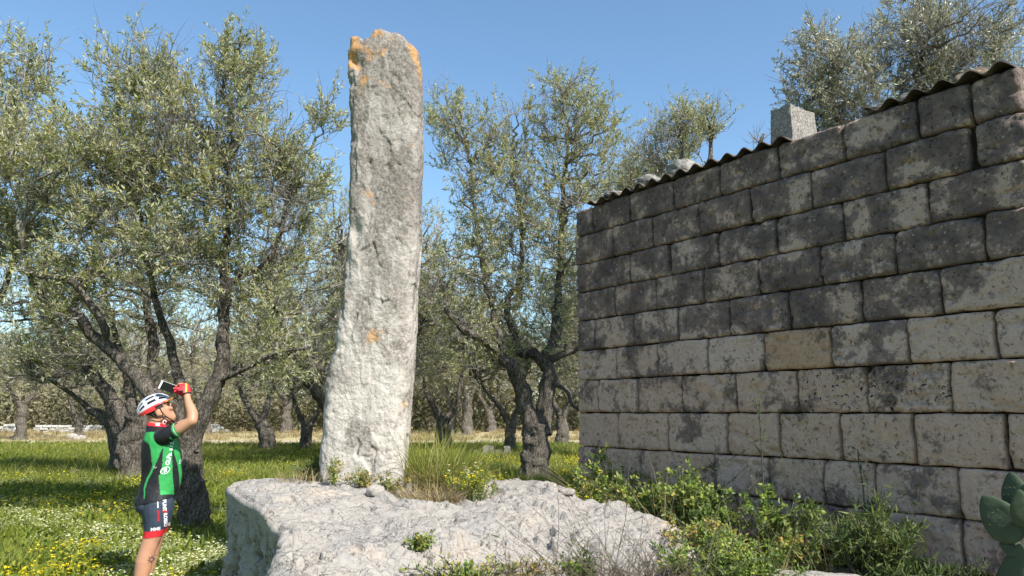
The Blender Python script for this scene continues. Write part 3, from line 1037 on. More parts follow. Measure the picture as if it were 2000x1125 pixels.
# ------------------------------------------------------------------ olive trees
def sample_lobes(lobes, n, rng, shell=.42):
    w = np.array([l[1][0] * l[1][1] * l[1][2] * (l[2] if len(l) > 2 else 1) for l in lobes])
    k = rng.choice(len(lobes), n, p=w / w.sum())
    d = norm(rng.normal(size=(n, 3)))
    r = rng.random(n) ** shell
    c = np.array([l[0] for l in lobes])[k]
    R = np.array([l[1] for l in lobes])[k]
    return c + d * r[:, None] * R

def connect(nodes, ndir, targets, K, rng, wob=.06, rise=.25):
    """curved branches from the nearest lower node to each target"""
    dv = targets[:, None, :] - nodes[None, :, :]
    d = np.linalg.norm(dv, axis=2)
    cost = d + 1.6 * np.maximum(0, nodes[None, :, 2] + .15 - targets[:, None, 2])
    j = cost.argmin(1)
    p0 = nodes[j]
    L = np.linalg.norm(targets - p0, axis=1)[:, None]
    out = norm(targets - p0)
    p1 = p0 + (ndir[j] * .45 + out * .6) * L * .35
    p2 = targets - (np.array([0, 0, 1.0]) * rise * 2 + out * .7 + rng.normal(0, .22, (len(targets), 3))) * L * .3
    t = np.linspace(0, 1, K)[None, :, None]
    B = (1 - t) ** 3 * p0[:, None] + 3 * (1 - t) ** 2 * t * p1[:, None] + 3 * (1 - t) * t * t * p2[:, None] + t ** 3 * targets[:, None]
    jit = rng.normal(0, 1, B.shape)
    jit[:, 0] = 0
    B = B + jit * (L * wob * .35)[:, None]
    return B, L[:, 0], j

def tree_data(name, limbs, lobes, seed, n2=70, n3=700, tw=4, lv=13, leaf=(.075, .0205), bare=.30, sides=18, fresh=0.0, r2=1.0):
    """limbs: (points, r0, r1), the first one being the trunk; returns meshes trunk, branches, crown"""
    rng = np.random.default_rng(seed)
    tg = Geo()
    nodes, nd = [], []
    for li, (pts, r0, r1) in enumerate(limbs):
        k = 90 if (li == 0 and sides > 20) else 44 if li == 0 else 40
        p = spline(np.asarray(pts, float), k)
        ln = np.linalg.norm(np.diff(p, axis=0), axis=1).sum()
        p[1:] += (fbm(p[1:] * 2.3 + seed, 3)[:, None] * np.array([[1, -1, .3]])) * min(.10, ln * .03)
        t = np.linspace(0, 1, k)
        R = r0 + (r1 - r0) * t ** .8
        if li == 0:
            R = R * (1 + .30 * np.exp(-t * 8))
        n = sides if r0 > .1 else 10
        T = norm(np.gradient(p, axis=0))
        ref = norm(np.cross(T.mean(0), [.3, .9, .2]))
        U = norm(ref - (T @ ref)[:, None] * T)
        Wv = np.cross(T, U)
        a = np.arange(n) * 2 * math.pi / n
        C = np.cos(a)[None, :, None] * U[:, None, :] + np.sin(a)[None, :, None] * Wv[:, None, :]
        V = p[:, None, :] + R[:, None, None] * C
        fl_ = V.reshape(-1, 3)
        tw_ = np.column_stack([fl_[:, 0] * 1.0, fl_[:, 1] * 1.0, fl_[:, 2] * .35]) / max(.25, r0 * 2.2)
        gn = ridged(tw_ * 2.4 + seed, 4) * .34 + fbm(fl_ / max(.12, r0) * .9 + seed, 3) * .42
        V = p[:, None, :] + (R[:, None] * (1 + gn.reshape(R.size, n) * (1.0 if r0 > .1 else .5)))[..., None] * C
        idx = np.arange(V.shape[0] * n).reshape(-1, n)
        nx = np.roll(idx, -1, 1)
        e = idx[-1]
        tg.add(V, np.stack([idx[:-1], nx[:-1], nx[1:], idx[1:]], -1).reshape(-1, 4), np.stack([[e[0], e[q], e[q + 1]] for q in range(1, n - 1)]))
        s0 = int(k * .6) if li == 0 else 9
        nodes.append(p[s0::2])
        nd.append(T[s0::2])
    nodes, nd = np.concatenate(nodes), np.concatenate(nd)
    bg_, lg = Geo(), Geo()
    # second order
    tgt = sample_lobes(lobes, n2, rng, .55)
    B, L, _ = connect(nodes, nd, tgt, 9, rng, .10, .30)
    R = (np.linspace(1, .25, 9)[None, :] * (.010 + .0135 * np.minimum(L, 2.2))[:, None]) * r2
    tubes(bg_, B, R, 6, rng)
    nodes2 = np.concatenate([nodes[len(nodes) // 3:], B[:, 2:].reshape(-1, 3)])
    nd2 = np.concatenate([nd[len(nd) // 3:], norm(np.gradient(B, axis=1))[:, 2:].reshape(-1, 3)])
    # third order
    tgt = sample_lobes(lobes, n3, rng, .45)
    B3, L3, _ = connect(nodes2, nd2, tgt, 6, rng, .12, .35)
    R = np.linspace(1, .35, 6)[None, :] * (.0035 + .0045 * np.minimum(L3, 1.2))[:, None] * r2
    tubes(bg_, B3, R, 3, rng, cap=False)
    # twigs
    m = n3 * tw
    pi_ = np.repeat(np.arange(n3), tw)
    tt = rng.uniform(.30, 1.0, m)
    tt[::tw] = 1.0
    f5 = tt * 5
    i5 = np.minimum(f5.astype(int), 4)
    fr = (f5 - i5)[:, None]
    p0 = B3[pi_, i5] * (1 - fr) + B3[pi_, i5 + 1] * fr
    pd = norm(B3[pi_, i5 + 1] - B3[pi_, i5])
    cen = np.mean([l[0] for l in lobes], axis=0)
    dr = norm(pd * .7 + rng.normal(0, .55, (m, 3)) + np.array([0, 0, .45]) + norm(p0 - cen) * .25)
    ln = rng.uniform(.16, .42, m)
    t4 = np.linspace(0, 1, 3)[None, :, None]
    droop = rng.normal(0, .16, (m, 3))
    TW = p0[:, None] + dr[:, None] * ln[:, None, None] * t4 + (droop * ln[:, None])[:, None] * t4 ** 2
    tubes(bg_, TW, np.linspace(1, .5, 3)[None, :] * np.full((m, 1), .0035 * r2), 3, rng, cap=False)
    # leaves in opposite pairs along the twigs
    keep = rng.random(m) > bare
    clump = fbm(p0 * .9 + seed, 2)
    clump2 = fbm(p0 * 2.3 + seed * 3, 2)
    keep &= (clump * .6 + clump2 * .8 + rng.normal(0, .10, m)) > -.07
    ki = np.nonzero(keep)[0]
    q = np.repeat(ki, lv)
    s = np.tile(np.linspace(.12, 1.0, lv), len(ki)) + rng.normal(0, .03, len(q))
    s = np.clip(s, .05, 1)
    b0 = p0[q] + dr[q] * (ln[q] * s)[:, None] + droop[q] * (ln[q] * s * s)[:, None]
    sd = norm(np.cross(dr[q], rng.normal(size=(len(q), 3))))
    D = norm(dr[q] * .75 + sd * .75 + rng.normal(0, .15, (len(q), 3)))
    cl = fbm(p0[q] * 1.6 + seed * 2, 3)
    tint = np.clip(.44 + .60 * cl + rng.normal(0, .20, len(q)) - fresh * .25 * (cl > .05), 0, .92)
    tint[rng.random(len(q)) < .004] = 1.0
    Ls = leaf[0] * rng.uniform(.65, 1.25, len(q))
    leaves(lg, b0, D, Ls, leaf[1] * rng.uniform(.8, 1.2, len(q)), tint, rng)
    return tg.mesh(name + '_trunk'), bg_.mesh(name + '_branches'), lg.mesh(name + '_crown', smooth=False)

def plant_tree(data, loc, label, group='olive trees of the grove', rz=0.0, sc=(1, 1, 1), leafmat='olive', name='olive_tree'):
    root = empty(name, loc, label, 'tree', group, rz)
    root.scale = sc
    for nm, me, mt in zip(('trunk', 'branches', 'crown'), data, ('bark', 'twig', leafmat)):
        if not me.materials:
            me.materials.append(M[mt])
        link(nm, me, None, root)
    return root

def rel(pts, y, base, yo=None):
    """photo positions at distance y to points relative to a base; yo adds depth to single points"""
    out = []
    for k, (u, v) in enumerate(pts):
        yy = y + (yo[k] if yo else 0)
        out.append(P(u, v, yy) - base)
    return out

def lobe(u, v, y, ru, rv, rd, base, w=1.0):
    k = F_PX / math.cos(TILT) / y
    return (P(u, v, y) - base, (ru / k, rd, rv / k), w)

def gz(x, y):
    return float(ground_h(np.array([x]), np.array([y]))[0])

# tree A: right behind the cyclist
yA = 10.0
bA = P(380, 1036, yA)
bA[2] = gz(bA[0], bA[1])
limA = [(rel([(380, 1045), (374, 960), (368, 890), (366, 840)], yA, bA), .150, .125),
        (rel([(372, 880), (398, 800), (425, 745), (436, 700), (434, 640), (440, 560), (440, 500), (446, 420), (450, 330)], yA, bA, [0, -.05, -.1, -.1, 0, .1, .1, .2, .3]), .105, .03),
        (rel([(366, 860), (335, 800), (290, 765), (245, 715), (200, 668), (168, 640), (140, 606), (100, 598), (70, 565), (50, 520)], yA, bA, [0, 0, .1, .1, .0, -.1, -.1, 0, 0, 0]), .105, .03),
        (rel([(364, 850), (352, 770), (338, 690), (310, 600), (285, 500), (270, 400)], yA, bA, [0, .3, .6, .8, .9, 1.0]), .085, .025),
        (rel([(440, 560), (470, 540), (510, 522), (540, 480), (560, 400), (585, 330)], yA, bA, [.1, 0, -.1, -.1, 0, .2]), .05, .018),
        (rel([(200, 668), (205, 640), (150, 560), (120, 545), (60, 530), (40, 470)], yA, bA, [0, -.1, -.2, -.3, -.3, -.3]), .055, .018),
        (rel([(425, 745), (480, 720), (540, 690), (600, 680)], yA, bA, [-.1, -.3, -.4, -.4]), .035, .012)]
lobA = [lobe(290, 160, yA, 120, 105, .9, bA, 1.2), lobe(480, 150, yA, 75, 105, .8, bA, 1.3), lobe(390, 300, yA, 220, 130, 1.3, bA, 1.0),
        lobe(180, 330, yA, 160, 130, 1.2, bA, 1.0), lobe(560, 380, yA, 100, 150, 1.0, bA, 1.0), lobe(350, 470, yA, 260, 120, 1.3, bA, .8),
        lobe(635, 220, yA, 36, 62, .4, bA, 1.6), lobe(560, 690, yA, 90, 70, .7, bA, 1.3), lobe(110, 560, yA, 120, 110, 1.0, bA, .8), lobe(480, 560, yA, 130, 90, .9, bA, .7)]
plant_tree(tree_data('olive_a', limA, lobA, 3, n2=130, n3=1800, tw=4, lv=18, sides=44), bA, 'large olive tree whose leaning trunk stands right behind the cyclist')

# tree B: stout trunk left of the cyclist
yB = 16.5
bB = P(262, 940, yB)
bB[2] = gz(bB[0], bB[1])
limB = [(rel([(262, 946), (256, 900), (262, 850), (270, 815)], yB, bB), .26, .22),
        (rel([(268, 840), (290, 780), (300, 720), (295, 640), (280, 560), (270, 480)], yB, bB), .17, .04),
        (rel([(258, 850), (225, 790), (190, 740), (150, 690), (110, 640), (90, 570)], yB, bB, [0, .3, .5, .6, .6, .6]), .15, .03),
        (rel([(266, 840), (255, 770), (240, 700), (215, 620), (200, 540)], yB, bB, [0, .5, .9, 1.2, 1.4]), .12, .03)]
lobB = [lobe(200, 500, yB, 230, 190, 2.0, bB), lobe(330, 560, yB, 170, 160, 1.8, bB), lobe(80, 600, yB, 130, 130, 1.6, bB), lobe(200, 700, yB, 130, 70, 1.4, bB, .6)]
dataB = tree_data('olive_b', limB, lobB, 8, n2=90, n3=1000, tw=4, lv=12, leaf=(.085, .024), sides=44, r2=1.3)
plant_tree(dataB, bB, 'stout olive tree with a fluted brown trunk left of the cyclist')
# its neighbour with the thin curved trunk
yB2 = 18.5
bB2 = P(237, 905, yB2)
bB2[2] = gz(bB2[0], bB2[1])
limB2 = [(rel([(236, 912), (232, 870), (222, 838), (200, 815), (172, 798)], yB2, bB2), .20, .08),
         (rel([(222, 838), (205, 780), (170, 730), (150, 680)], yB2, bB2), .08, .03), (rel([(180, 803), (140, 770), (100, 745), (60, 735)], yB2, bB2), .07, .02)]
lobB2 = [lobe(140, 700, yB2, 110, 60, 1.4, bB2), lobe(80, 690, yB2, 90, 60, 1.2, bB2, .7)]
plant_tree(tree_data('olive_b2', limB2, lobB2, 19, n2=40, n3=330, tw=4, lv=11, leaf=(.085, .022), r2=1.4), bB2, 'slim olive tree with a bent dark trunk, left of the stout fluted one')

# tree at the left border, crown reaching into the picture
yM = 10.5
bM_ = P(-190, 1020, yM)
bM_[2] = gz(bM_[0], bM_[1])
limM = [(rel([(-190, 1030), (-185, 950), (-170, 860), (-160, 800)], yM, bM_), .25, .18), (rel([(-165, 830), (-120, 700), (-70, 560), (-30, 420), (0, 300)], yM, bM_), .12, .03),
        (rel([(-160, 820), (-100, 720), (-40, 640), (10, 560), (40, 450)], yM, bM_, [0, .2, .4, .5, .6]), .09, .025)]
lobM = [lobe(20, 160, yM, 75, 100, .8, bM_, 1.3), lobe(-20, 300, yM, 140, 130, 1.1, bM_), lobe(30, 430, yM, 110, 90, 1.0, bM_), lobe(-120, 350, yM, 180, 200, 1.3, bM_, .7), lobe(85, 130, yM, 32, 62, .4, bM_, 1.5)]
plant_tree(tree_data('olive_m', limM, lobM, 23, n2=70, n3=800, tw=4, lv=17, leaf=(.08, .022)), bM_, 'olive tree whose crown fills the left border of the picture')

# tree G: forked black trunk between monolith and hut
yG = 16.4
bG = P(1042, 945, yG)
bG[2] = gz(bG[0], bG[1])
limG = [(rel([(1042, 952), (1046, 900), (1050, 855), (1052, 825)], yG, bG), .27, .22),
        (rel([(1046, 850), (1028, 790), (1012, 735), (985, 700), (945, 665), (900, 640), (870, 600)], yG, bG, [0, 0, -.2, -.3, -.4, -.4, -.4]), .20, .04),
        (rel([(1058, 850), (1066, 790), (1072, 740), (1070, 700), (1082, 660), (1090, 580), (1095, 480), (1100, 380), (1110, 280)], yG, bG, [0, 0, 0, 0, .1, .2, .3, .4, .5]), .19, .03),
        (rel([(1070, 705), (1100, 692), (1130, 680), (1165, 640)], yG, bG, [0, -.2, -.3, -.3]), .085, .03),
        (rel([(1068, 720), (1040, 690), (1018, 690), (1000, 650), (990, 605), (1000, 570), (1014, 555), (1020, 480), (1010, 380), (1000, 300)], yG, bG, [0, 0, .1, .2, .3, .3, .3, .4, .5, .6]), .11, .025),
        (rel([(985, 700), (960, 600), (940, 500), (925, 400), (915, 300)], yG, bG, [-.3, -.2, 0, .2, .4]), .07, .02),
        (rel([(1075, 745), (1105, 760), (1118, 790), (1135, 800)], yG, bG, [0, -.2, -.3, -.4]), .06, .03)]
lobG = [lobe(1110, 230, yG, 115, 100, 1.3, bG, 1.1), lobe(960, 300, yG, 120, 110, 1.4, bG, 1.1), lobe(1030, 420, yG, 190, 120, 1.7, bG, .9), lobe(870, 240, yG, 50, 90, .8, bG, 1.3),
        lobe(930, 560, yG, 130, 110, 1.5, bG, .8), lobe(1080, 560, yG, 130, 110, 1.5, bG, .6), lobe(960, 670, yG, 110, 50, 1.2, bG, .8), lobe(1185, 330, yG, 90, 120, 1.2, bG, .8)]
plant_tree(tree_data('olive_g', limG, lobG, 31, n2=110, n3=1500, tw=4, lv=16, leaf=(.088, .025), sides=44, fresh=.5, r2=1.35), bG, 'old olive tree with a forked blackened trunk between monolith and hut')

# trees behind the hut
def crown_tree(seed, base_xy, h_trunk, lobes_px, y, leafmat, label, n3, fresh=0, leaf=(.075, .021)):
    b = np.array([base_xy[0], base_xy[1], gz(*base_xy)])
    lo = [lobe(u, v, y, ru, rv, rd, b, w) for (u, v, ru, rv, rd, w) in lobes_px]
    mids = sorted(lo, key=lambda l: -l[1][0] * l[1][1])
    lim = [([(0, 0, 0), (.05, 0, h_trunk * .5), (0, .05, h_trunk)], .24, .18)]
    for k, l in enumerate(mids[:5]):
        c = np.array(l[0])
        lim.append(([(0, 0, h_trunk * .85), tuple(c * [.35, .35, 0] + np.array([0, 0, h_trunk + (c[2] - h_trunk) * .35])), tuple(c * [.8, .8, 0] + np.array([0, 0, h_trunk + (c[2] - h_trunk) * .75])), tuple(c)], .11, .025))
    return plant_tree(tree_data('olive_%d' % seed, lim, lo, seed, n2=70, n3=n3, tw=4, lv=16, leaf=leaf, fresh=fresh, r2=1.1), b, label, leafmat=leafmat)

yK = 10.5
crown_tree(41, (5.6, 10.6), 2.2, [(1620, 170, 100, 110, 1.0, 1.0), (1800, 90, 130, 110, 1.2, 1.0), (1700, 240, 150, 70, 1.1, .6), (1870, 180, 100, 90, 1.1, .8), (1950, 60, 90, 80, 1.0, .35), (1580, 90, 40, 40, .5, .8)], yK,
           'olive_silver', 'silvery olive tree rising behind the right end of the roof', 900)
crown_tree(47, (3.3, 14.2), 2.2, [(1330, 250, 70, 50, .9, 1.0), (1390, 240, 45, 36, .6, 1.1), (1290, 320, 90, 70, 1.0, .8), (1240, 390, 90, 70, 1.0, .7), (1490, 262, 36, 18, .5, .7)], 14.0,
           'olive', 'olive tree rising behind the left end of the roof', 520, .6, (.078, .02))

# middle distance trees with trunks that can be told apart
def mid_tree(seed, y, trunk, limbs_, lobes_px, label, n3=330, r0=.22, r1=.14, leafmat='olive_far'):
    b = P(*trunk[0], y)
    b[2] = gz(b[0], b[1])
    up = [p for p in trunk]
    lim = [(rel(up, y, b), r0, r1)]
    lim[0][0][0] = np.array([0, 0, -.1])
    for l in limbs_:
        lim.append((rel(l, y, b), r0 * .55, .03))
    lo = [lobe(u, v, y, ru, rv, rd, b, 1.0) for (u, v, ru, rv, rd) in lobes_px]
    d_ = tree_data('olive_%d' % seed, lim, lo, seed, n2=50, n3=n3, tw=4, lv=14, leaf=(.12, .034), r2=2.0, sides=16)
    plant_tree(d_, b, label, leafmat=leafmat)
    return d_

mid_tree(53, 28, [(524, 884), (520, 850), (508, 825)], [[(515, 835), (490, 800), (470, 765), (455, 720)], [(512, 830), (522, 790), (535, 750), (540, 700)]],
         [(480, 690, 80, 70, 2.2), (550, 680, 70, 70, 2.0), (500, 610, 90, 60, 2.0)], 'olive tree with a left-leaning trunk, right of the cyclist', 380, .26, .2, 'olive')
mid_tree(59, 30, [(598, 892), (598, 860), (600, 835)], [[(600, 840), (580, 800), (570, 760)], [(600, 838), (622, 800), (630, 750)]],
         [(600, 730, 75, 60, 2.0), (620, 650, 80, 70, 2.0)], 'olive tree partly hidden behind the left foot of the monolith', 360, .24, .17, 'olive')
mid_tree(61, 30, [(866, 872), (866, 838), (864, 822)], [[(864, 825), (845, 790), (832, 765), (825, 720)], [(866, 825), (890, 795), (898, 755), (905, 700)]],
         [(850, 690, 75, 60, 2.1), (900, 640, 70, 80, 2.0), (840, 600, 60, 70, 1.8)], 'olive tree with a short forked trunk just right of the monolith', 420, .28, .2, 'olive')
mid_tree(67, 27, [(995, 893), (996, 855), (1000, 828)], [[(999, 832), (975, 795), (955, 770), (935, 740)], [(1000, 830), (1012, 795), (1018, 760), (1030, 720)]],
         [(945, 715, 60, 45, 1.6), (1010, 700, 60, 60, 1.8), (960, 620, 70, 60, 1.6)], 'slender forked olive tree beside the heap of blocks', 330, .2, .14, 'olive')
mid_tree(71, 33, [(1097, 872), (1098, 835), (1096, 812)], [[(1096, 815), (1110, 790), (1125, 770)], [(1096, 815), (1080, 780), (1075, 740)]],
         [(1100, 720, 60, 60, 2.0), (1130, 640, 60, 70, 2.0)], 'olive tree with a pale trunk close to the left corner of the hut', 330, .26, .18)
d1 = mid_tree(73, 44, [(40, 858), (42, 815), (45, 790)], [[(44, 795), (25, 770), (10, 740)], [(45, 795), (65, 770), (75, 735)]],
              [(40, 725, 85, 55, 3.0), (70, 700, 60, 45, 2.4), (5, 700, 60, 50, 2.4)], 'olive tree with a thick pale trunk at the far left of the clearing', 420, .26, .2)
d2 = mid_tree(79, 46, [(155, 856), (155, 832), (150, 815)], [[(152, 820), (170, 790), (180, 750)], [(152, 820), (135, 780), (130, 740)]],
              [(160, 730, 70, 55, 2.6), (130, 690, 60, 50, 2.4), (200, 760, 50, 40, 2.0)], 'olive tree with stones round its foot, left across the clearing', 380, .23, .17)

# grove behind the nearest trees
for (u, y, s, rz, lab) in ((668, 21.5, 1.12, 1.3, 'leafy olive tree whose crown fills the gap left of the monolith'), (715, 26.0, 1.20, 4.0, 'leafy olive tree showing behind the middle of the monolith'),
                           (772, 23.0, 1.10, 2.2, 'leafy olive tree whose crown shows right beside the monolith'), (1165, 24.0, 1.12, 5.1, 'leafy olive tree mostly hidden by the left corner of the hut')):
    p = P(u, HOR + 20, y)
    p[2] = gz(p[0], p[1])
    plant_tree(dataB, p, lab, rz=rz, sc=(s * .95, s * .95, s))
# far side of the clearing: copies of the two last trees
rf = random.Random(9)
far = []
for k, u in enumerate([405, 730, 815, 912, 960, 1110, 300, 350, 470, 560, 640, -60, 230, 1010, 880, 1160]):
    far.append((u, 52 + (k * 7) % 19, k))
for k in range(34):
    far.append((-200 + 1450 * k / 33 + rf.uniform(-18, 18), rf.uniform(78, 118), 100 + k))
FL = {0: 'far olive tree in front of the white wall, right of the cyclist', 2: 'far olive tree showing close to the right edge of the monolith', 3: 'far pale-trunked olive tree between monolith and forked black tree'}
for k, (u, y, i) in enumerate(far):
    p = P(u, HOR + 20, y)
    p[2] = gz(p[0], p[1])
    s = rf.uniform(1.15, 1.55) * (1.0 if y < 75 else 1.45)
    lab = FL.get(i, 'olive tree in the row beyond the dry strip' if y < 75 else 'distant olive tree in the grove beyond the clearing')
    plant_tree(d1 if k % 2 else d2, p, lab, 'olive trees of the grove' if i in FL else ('olive trees beyond the dry strip' if y < 75 else 'distant olive trees'), rf.uniform(0, 6.28), (s, s, s * rf.uniform(.85, 1.1)), 'olive_far')
# ------------------------------------------------------------------ ground cover (instanced on points)
def scatter(name, pts, rot, scl, src, mat, label):
    """one object: copies of the mesh src on every point"""
    me = bpy.data.meshes.new(name)
    me.vertices.add(len(pts))
    me.vertices.foreach_set('co', np.asarray(pts, np.float32).ravel())
    a = me.attributes.new('rot', 'FLOAT_VECTOR', 'POINT')
    a.data.foreach_set('vector', np.asarray(rot, np.float32).ravel())
    a = me.attributes.new('scl', 'FLOAT', 'POINT')
    a.data.foreach_set('value', np.asarray(scl, np.float32))
    me.update()
    o = link(name, me)
    if not src.materials:
        src.materials.append(mat)
    so_ = bpy.data.objects.new(name + '_piece', src)
    ng = bpy.data.node_groups.new(name, 'GeometryNodeTree')
    ng.interface.new_socket('Geometry', in_out='INPUT', socket_type='NodeSocketGeometry')
    ng.interface.new_socket('Geometry', in_out='OUTPUT', socket_type='NodeSocketGeometry')
    N, L = ng.nodes, ng.links
    gi, go = N.new('NodeGroupInput'), N.new('NodeGroupOutput')
    oi = N.new('GeometryNodeObjectInfo')
    oi.inputs['Object'].default_value = so_
    ip = N.new('GeometryNodeInstanceOnPoints')
    ra = N.new('GeometryNodeInputNamedAttribute')
    ra.data_type = 'FLOAT_VECTOR'
    ra.inputs['Name'].default_value = 'rot'
    sa = N.new('GeometryNodeInputNamedAttribute')
    sa.data_type = 'FLOAT'
    sa.inputs['Name'].default_value = 'scl'
    er = N.new('FunctionNodeEulerToRotation')
    L.new(gi.outputs[0], ip.inputs['Points'])
    L.new(oi.outputs['Geometry'], ip.inputs['Instance'])
    L.new(ra.outputs['Attribute'], er.inputs[0])
    L.new(er.outputs[0], ip.inputs['Rotation'])
    L.new(sa.outputs['Attribute'], ip.inputs['Scale'])
    L.new(ip.outputs[0], go.inputs[0])
    md = o.modifiers.new('scatter', 'NODES')
    md.node_group = ng
    return tag(o, label, kind='stuff')

rg = np.random.default_rng(77)

def leafy_tuft(n=90, r=.16, h=.13):
    g = Geo()
    a = rg.uniform(0, 6.28, n)
    rr = np.sqrt(rg.random(n)) * r
    b = np.column_stack([rr * np.cos(a), rr * np.sin(a), rg.uniform(.0, h * .8, n)])
    D = np.column_stack([np.cos(a) * .6, np.sin(a) * .6, rg.uniform(.1, 1.0, n)]) + rg.normal(0, .35, (n, 3))
    round_leaves(g, b, D, rg.uniform(.03, .06, n), rg.uniform(.016, .030, n), np.clip(rg.normal(.45, .25, n), 0, 1), rg)
    return g.mesh('leafy_tuft', False)

def grass_tuft(n=60, r=.10, h=.32, w=.007, bend=.5):
    g = Geo()
    a = rg.uniform(0, 6.28, n)
    rr = np.sqrt(rg.random(n)) * r
    b = np.column_stack([rr * np.cos(a), rr * np.sin(a), np.zeros(n)])
    D = np.column_stack([np.cos(a) * .3, np.sin(a) * .3, np.ones(n)]) + rg.normal(0, .2, (n, 3))
    blades(g, b, D, rg.uniform(.5, 1.1, n) * h, w, rg.uniform(.1, bend, n), np.clip(rg.normal(.45, .25, n), 0, 1), rg)
    return g.mesh('grass_tuft', False)

def flower_tuft(n=16, r=.15, h=.17, size=.016):
    """flower heads only: small cups of five petals"""
    g = Geo()
    a = rg.uniform(0, 6.28, n)
    rr = np.sqrt(rg.random(n)) * r
    c = np.column_stack([rr * np.cos(a), rr * np.sin(a), rg.uniform(.65, 1.1, n) * h])
    for k in range(5):
        an = k * 1.2566 + a
        D = np.column_stack([np.cos(an), np.sin(an), np.full(n, .35)]) + rg.normal(0, .12, (n, 3))
        leaves(g, c, D, size, size * .9, np.clip(rg.normal(.5, .3, n), 0, 1), rg, nrm=np.tile([0, 0, 1.0], (n, 1)))
    return g.mesh('flower_tuft', False)

def view_points(n, y0, y1, margin=1.15, power=1.6):
    """random ground points inside the widened view, denser close by"""
    y = y0 + (y1 - y0) * rg.random(n) ** power
    x = rg.uniform(-1, 1, n) * y * .70 * margin
    return x, y

def outside_rock(x, y):
    on = (x > -2.35) & (x < 1.3) & (y > 3.4) & (y < 7.7)
    hutm = ((np.column_stack([x, y]) - W0[:2]) @ en[:2]) < .05
    hs = (np.column_stack([x, y]) - W0[:2]) @ ea[:2]
    hd = -((np.column_stack([x, y]) - W0[:2]) @ en[:2])
    inhut = (hs > S_L - .1) & (hs < S_R + .1) & (hd > -.05) & (hd < DEEP + .1)
    cl = (x > -2.45 - (y - 6.3) * .0) | (y > 6.6) | (y < 3.0)
    return ~on & ~inhut

def do_scatter(name, mesh, mat, label, n, y0, y1, smin, smax, dens=None, xlim=None, power=1.6, tilt=.18):
    x, y = view_points(n, y0, y1, power=power)
    k = outside_rock(x, y)
    if xlim is not None:
        k &= (x > xlim[0]) & (x < xlim[1])
    if dens is not None:
        k &= rg.random(n) < dens(x, y)
    x, y = x[k], y[k]
    z = ground_h(x, y)
    m = len(x)
    rot = np.column_stack([rg.normal(0, tilt, m), rg.normal(0, tilt, m), rg.uniform(0, 6.28, m)])
    dist = np.clip((y - 8) / 30, 0, 1)
    return scatter(name, np.column_stack([x, y, z - .01]), rot, rg.uniform(smin, smax, m) * (1 + .5 * dist), mesh, mat, label)

def f2d(x, y, s, o):
    return fbm(np.column_stack([x * s, y * s, 0 * x + o]), 3)
left_or_back = lambda x, y: np.where((y > 9) | (x < -1.2), 1.0, .0)
do_scatter('meadow_herbs', leafy_tuft(), M['meadow'], 'low leafy green herbs covering the meadow floor', 26000, 6.2, 34, .8, 1.5, lambda x, y: left_or_back(x, y) * np.clip(1.0 + 1.0 * f2d(x, y, .5, 1), .35, 1))
do_scatter('meadow_grass', grass_tuft(), M['grass'], 'short green grass among the meadow herbs', 14000, 6.5, 34, .6, 1.1, lambda x, y: left_or_back(x, y) * np.clip(.5 + 1.8 * f2d(x, y, .4, 9) + .4 * sstep(14, 24, y), .1, 1))
do_scatter('tall_meadow_grass', grass_tuft(70, .16, .42, .011, .45), M['grass'], 'taller green grass between the olive trunks', 5200, 15, 31, .6, 1.1, lambda x, y: np.clip(.45 + 2.2 * f2d(x, y, .22, 4) + .5 * (x > 0), .0, 1), power=1.1)
do_scatter('dry_meadow_grass', grass_tuft(50, .2, .20, .013, .8), M['drygrass'], 'dry straw-coloured grass on the far strip of the clearing', 4200, 34, 78, .8, 1.5, lambda x, y: np.clip(.6 + 1.5 * f2d(x, y, .15, 6), .1, 1) * (np.abs(y - 40.2) > 1.4), power=1.1)
do_scatter('cream_meadow_flowers', flower_tuft(34, .18, .17, .0115), M['white_petal'], 'cream-white flowers sprinkled thickly over the near meadow', 12000, 6.2, 19, .8, 1.3, lambda x, y: left_or_back(x, y) * np.clip(.26 + 2.4 * f2d(x, y, .55, 21) - .05 * np.maximum(0, y - 8.5), 0, 1), power=1.5)
do_scatter('yellow_meadow_flowers', flower_tuft(14, .17, .18, .014), M['yellow_petal'], 'yellow flowers in drifts across the meadow', 11000, 6.5, 30, .8, 1.4, lambda x, y: left_or_back(x, y) * np.clip(-.02 + 2.2 * f2d(x, y, .45, 33) + .55 * ((x > -1.5) & (y > 11) & (y < 24)), 0, 1), power=1.4)

# undergrowth of the far grove reads as one mass
def thicket():
    g = Geo()
    n = 70000
    y = 63 + 34 * rg.random(n) ** 1.5
    x = rg.uniform(-62, 30, n)
    hmax = 2.0 + 2.6 * np.clip(.5 + 1.6 * fbm(np.column_stack([x * .16, y * .16, 0 * x]), 3), 0, 1.2)
    z = ground_h(x, y) + rg.random(n) ** .8 * hmax
    D = rg.normal(0, 1, (n, 3))
    leaves(g, np.column_stack([x, y, z]), D, rg.uniform(.3, .7, n), rg.uniform(.12, .28, n), np.clip(rg.normal(.45, .28, n), 0, 1), rg)
    return g.mesh('grove_undergrowth', False)
M['scrub'] = leaf_mat('scrub_leaf', [(0, (.12, .115, .055)), (.5, (.23, .205, .125)), (.8, (.31, .275, .19)), (1, (.16, .20, .06))], None, .3, .6, .2)
tag(link('grove_undergrowth', thicket(), M['scrub']), 'brownish brushwood closing the view under the far olive trees', kind='stuff')

# ------------------------------------------------------------------ single plants
def on_ground(u, y, dz=0):
    """ground or rock point under photo column u at distance y"""
    x = (u - CX) / F_PX * y / (math.cos(TILT) + (HOR - CY) / F_PX * math.sin(TILT))
    return np.array([x, y, rock_z(x, y) + dz])

